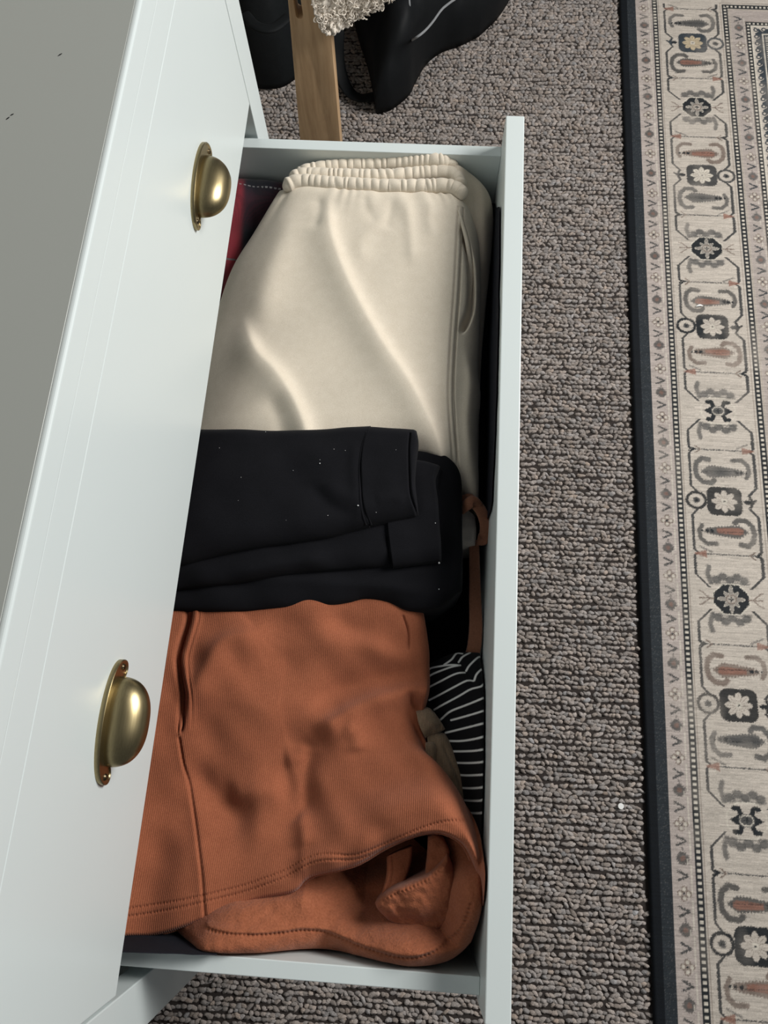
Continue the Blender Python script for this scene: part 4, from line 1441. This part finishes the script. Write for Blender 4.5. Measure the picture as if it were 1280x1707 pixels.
def plank(name, quad, hole, th, mat, parent, y):
    """flat board in an x-z plane with an elongated hole; quad = bottom-left, bottom-right, top-right, top-left (x,z)"""
    bm = bmesh.new()
    ov = [bm.verts.new((q[0], y, q[1])) for q in quad]
    oe = [bm.edges.new((ov[i], ov[(i + 1) % 4])) for i in range(4)]
    es = list(oe)
    if hole:
        hv = [bm.verts.new((q[0], y, q[1])) for q in hole]
        es += [bm.edges.new((hv[i], hv[(i + 1) % len(hv)])) for i in range(len(hv))]
    bmesh.ops.triangle_fill(bm, edges=es, use_beauty=True)
    r_ = bmesh.ops.extrude_face_region(bm, geom=bm.faces[:])
    nv3 = [g for g in r_['geom'] if isinstance(g, bmesh.types.BMVert)]
    bmesh.ops.translate(bm, verts=nv3, vec=(0, th, 0))
    bmesh.ops.recalc_face_normals(bm, faces=bm.faces)
    be = [e for e in bm.edges if len(e.link_faces) == 2 and e.calc_face_angle(0) > 0.9]
    bmesh.ops.bevel(bm, geom=be, offset=0.0012, segments=2, profile=0.5, affect='EDGES')
    return bm_to(name, bm, mat, parent, angle=0.5)


def lerp_x(a, b, z): return a[0] + (b[0] - a[0]) * (z - a[2]) / (b[2] - a[2])


ztop = 0.66
quad = [(lerp_x(pl0, pl1, 0), 0), (lerp_x(pr0, pr1, 0), 0), (lerp_x(pr0, pr1, ztop), ztop), (lerp_x(pl0, pl1, ztop), ztop)]
ha, hb = aty(499, 26, LY), aty(492, -20, LY)
hr = 0.0058
hole = []
for i in range(9):
    t = math.pi * i / 8
    hole.append((ha[0] + hr * math.cos(t + math.pi), ha[2] + hr * math.sin(t + math.pi)))
for i in range(9):
    t = math.pi * i / 8
    hole.append((hb[0] + hr * math.cos(t), hb[2] + hr * math.sin(t)))
plank('leg', quad, hole, 0.030, M['oak'], ch, LY)
cx0 = (quad[0][0] + quad[1][0]) / 2
box('leg', (cx0 - 0.09, LY + 0.90, 0), (cx0 - 0.045, LY + 0.93, 0.62), M['oak'], ch, bev=0.002)
box('seat_rail', (quad[3][0] + 0.012, LY + 0.031, 0.585), (quad[3][0] + 0.036, LY + 0.899, 0.635), M['oak'], ch, bev=0.002)

box('leg', (-0.46, LY, 0), (-0.41, LY + 0.03, 0.584), M['oak'], ch, bev=0.002)
box('leg', (-0.46, LY + 0.90, 0), (-0.41, LY + 0.93, 0.584), M['oak'], ch, bev=0.002)
box('seat', (-0.46, LY + 0.045, 0.585), (quad[3][0] + 0.0115, LY + 0.899, 0.612), M['oak'], ch, bev=0.003)

fl = thing('fleece_throw', aty(590, 0, 0.90), 'cream curly fleece throw hanging over the wooden chair', 'throw')


def hang(name, pts_l, pts_r, y0, y1, mat, parent, nu=60, nv=60):
    """curly fleece sheet hanging between two edge curves given as (px,py,y)"""
    A = crom(np.array([aty(*p) for p in pts_l]), nv)
    B = crom(np.array([aty(*p) for p in pts_r]), nv)
    t = np.linspace(0, 1, nu)[None, :, None]
    P = A[:, None] * (1 - t) + B[:, None] * t
    Q = P.copy()
    for i in range(nv):
        for j in range(nu):
            p_ = Vector(P[i, j] * 120)
            d = mnoise.voronoi(p_, distance_metric='DISTANCE', exponent=2.5)[0]
            Q[i, j, 1] -= 0.010 * (1 - min(1, d[0] * 1.2))
            Q[i, j, 2] += 0.004 * mnoise.noise(p_ * 0.6)
    V = np.vstack([Q.reshape(-1, 3), (P + np.array([0, 0.016, 0])).reshape(-1, 3)])
    idx = np.arange(nu * nv).reshape(nv, nu)
    F = [tuple(f) for f in np.stack([idx[:-1, :-1], idx[:-1, 1:], idx[1:, 1:], idx[1:, :-1]], -1).reshape(-1, 4)]
    i2 = idx + nu * nv
    F += [tuple(f) for f in np.stack([i2[:-1, :-1], i2[1:, :-1], i2[1:, 1:], i2[:-1, 1:]], -1).reshape(-1, 4)]
    ring = np.concatenate([idx[0, :-1], idx[:-1, -1], idx[-1, :0:-1], idx[:0:-1, 0]])
    rn = np.roll(ring, -1)
    F += [(int(a), int(a) + nu * nv, int(b) + nu * nv, int(b)) for a, b in zip(ring, rn)]
    mk(name, V, F, mat, parent)
    return Q


Q = hang('sheet', [(505, -125, .828), (512, -60, .828), (520, 0, .828), (529, 35, .828), (540, 52, .832)], [(715, -130, .90), (690, -60, .90), (668, -28, .90), (648, -2, .90), (628, 8, .90)], .85, .9, M['fleece'], fl)
Q2 = hang('sheet', [(540, 50, .830), (545, 54, .832), (550, 58, .834), (556, 57, .834)], [(640, 0, .90), (625, 10, .90), (612, 18, .90), (600, 26, .90)], .85, .9, M['fleece'], fl, 40, 14)
Q3 = hang('sheet', [(550, 40, .834), (553, 50, .834), (556, 57, .834)], [(625, 0, .897), (610, 20, .893), (596, 30, .89)], .85, .9, M['fleece'], fl, 40, 14)
# curls: little open rings of wool over the sheet
cv, cf = [], []
for q in range(700):
    i, j = rng.integers(4, 60), rng.integers(0, 60)
    c = Q[min(i, 59), j] + rng.normal(0, 0.002, 3)
    a0 = rng.uniform(0, 6.28)
    rad = rng.uniform(0.0025, 0.0045)
    ax = Vector(rng.normal(0, 1, 3)).normalized()
    e1 = ax.orthogonal().normalized()
    e2 = ax.cross(e1)
    b = len(cv)
    ns, sg = 9, 5
    for s in range(ns):
        th = a0 + 4.6 * s / (ns - 1)
        cen = Vector(c) + (e1 * math.cos(th) + e2 * math.sin(th)) * rad + ax * (0.002 * s / ns)
        rd = (e1 * math.cos(th) + e2 * math.sin(th))
        tr = 0.0011 * (1 - 0.5 * s / ns)
        for k in range(sg):
            g = 2 * math.pi * k / sg
            cv.append(tuple(cen + (rd * math.cos(g) + ax * math.sin(g)) * tr + Vector((0, -0.003, 0))))
    for s in range(ns - 1):
        for k in range(sg):
            a_, b_ = b + s * sg + k, b + s * sg + (k + 1) % sg
            cf.append((a_, b_, b_ + sg, a_ + sg))
cu_ = mk('curl', cv, cf, M['fleece'], fl)
cu_['kind'] = 'stuff'

bp = thing('backpack', at(690, 20, 0), 'black nylon backpack with grey piping lying on the carpet behind the wooden chair leg', 'backpack')
c2 = lambda pts: [(380 + p[0] / 2.56, p[1] / 2.56) + tuple(p[2:]) for p in pts]
bb, bbS, _ = patch('body', c2([(470, -260), (700, -380), (1000, -330), (1250, -160)]),
      c2([(1250, -160), (1210, -70), (1160, 5), (1110, 55), (1080, 82)]),
      c2([(626, 415), (655, 412), (700, 397), (770, 340), (802, 280), (850, 202), (920, 150), (1000, 122), (1080, 82)]),
      c2([(470, -260), (540, 60), (590, 220), (612, 320), (626, 415)]), 90, 80, M['bag'], bp, z=0.05, puff=0.13, r=(0.10, 0.10, 0.12, 0.08), bot=0.002,
      clamp=False, noise=((0.010, 0.2), (0.004, 0.08)),
      ridges=[(c2([(740, 60), (770, 150), (720, 250)]), 0.02, 0.03, 0.03, {'z': .12}), (c2([(980, 0), (990, 60), (985, 120)]), -0.02, 0.012, 0.012, {'z': .08})])
for pts in ([(768, -40), (774, 20), (776, 84)], [(740, 176), (770, 180), (800, 166), (840, 135), (875, 95), (910, 46), (940, 20), (975, -5)]):
    pp = crom(np.array([bbS.at(*c2([q])[0], z0=.12) for q in pts]), 30) + np.array([0, 0, 0.002])
    sweep('piping', pp, M['piping'], bp, rw=0.0024, rh=0.0024, seg=8)
P = crom(np.array([at(*c2([q])[0], z) for q, z in (((465, 120), .10), ((465, 230), .06), ((482, 320), .03), ((515, 388), .012), ((555, 416), .008), ((600, 415), .010), ((640, 400), .015), ((660, 360), .05))]), 60)
sweep('strap', P, M['bag'], bp, rw=0.017, rh=0.0035, seg=12, power=2.6, rot=lambda t: 0.3)
P = crom(np.array([at(*c2([q])[0], z) for q, z in (((590, 420), .012), ((640, 410), .014), ((700, 395), .015), ((740, 365), .02))]), 30)
sweep('grab_handle', P, M['bag'], bp, rw=0.014, rh=0.004, seg=12, power=2.6)

hb_ = thing('duffel_bag', at(440, 30, 0), 'black canvas duffel bag between the dresser and the wooden chair leg', 'bag')
patch('body', c2([(-60, -300), (140, -330), (300, -260)]), c2([(300, -260), (312, 20), (305, 200), (285, 280)]),
      c2([(40, 300), (130, 325), (220, 318), (285, 280)]), c2([(-60, -300), (-20, 20), (40, 300)]), 60, 70, M['bag2'], hb_, z=0.04, puff=0.22,
      r=(0.10, 0.07, 0.09, 0.08), bot=0.002, clamp=False, noise=((0.008, 0.15), (0.003, 0.05)),
      ridges=[(c2([(60, 60), (180, 70), (300, 40)]), -0.02, 0.01, 0.01, {'z': .2})])
P = crom(np.array([at(*c2([q])[0], z) for q, z in (((70, 60), .255), ((120, 110), .262), ((190, 120), .262), ((260, 70), .255))]), 40)
sweep('carry_handle', P, M['bag2'], hb_, rw=0.012, rh=0.004, seg=10, power=2.6)
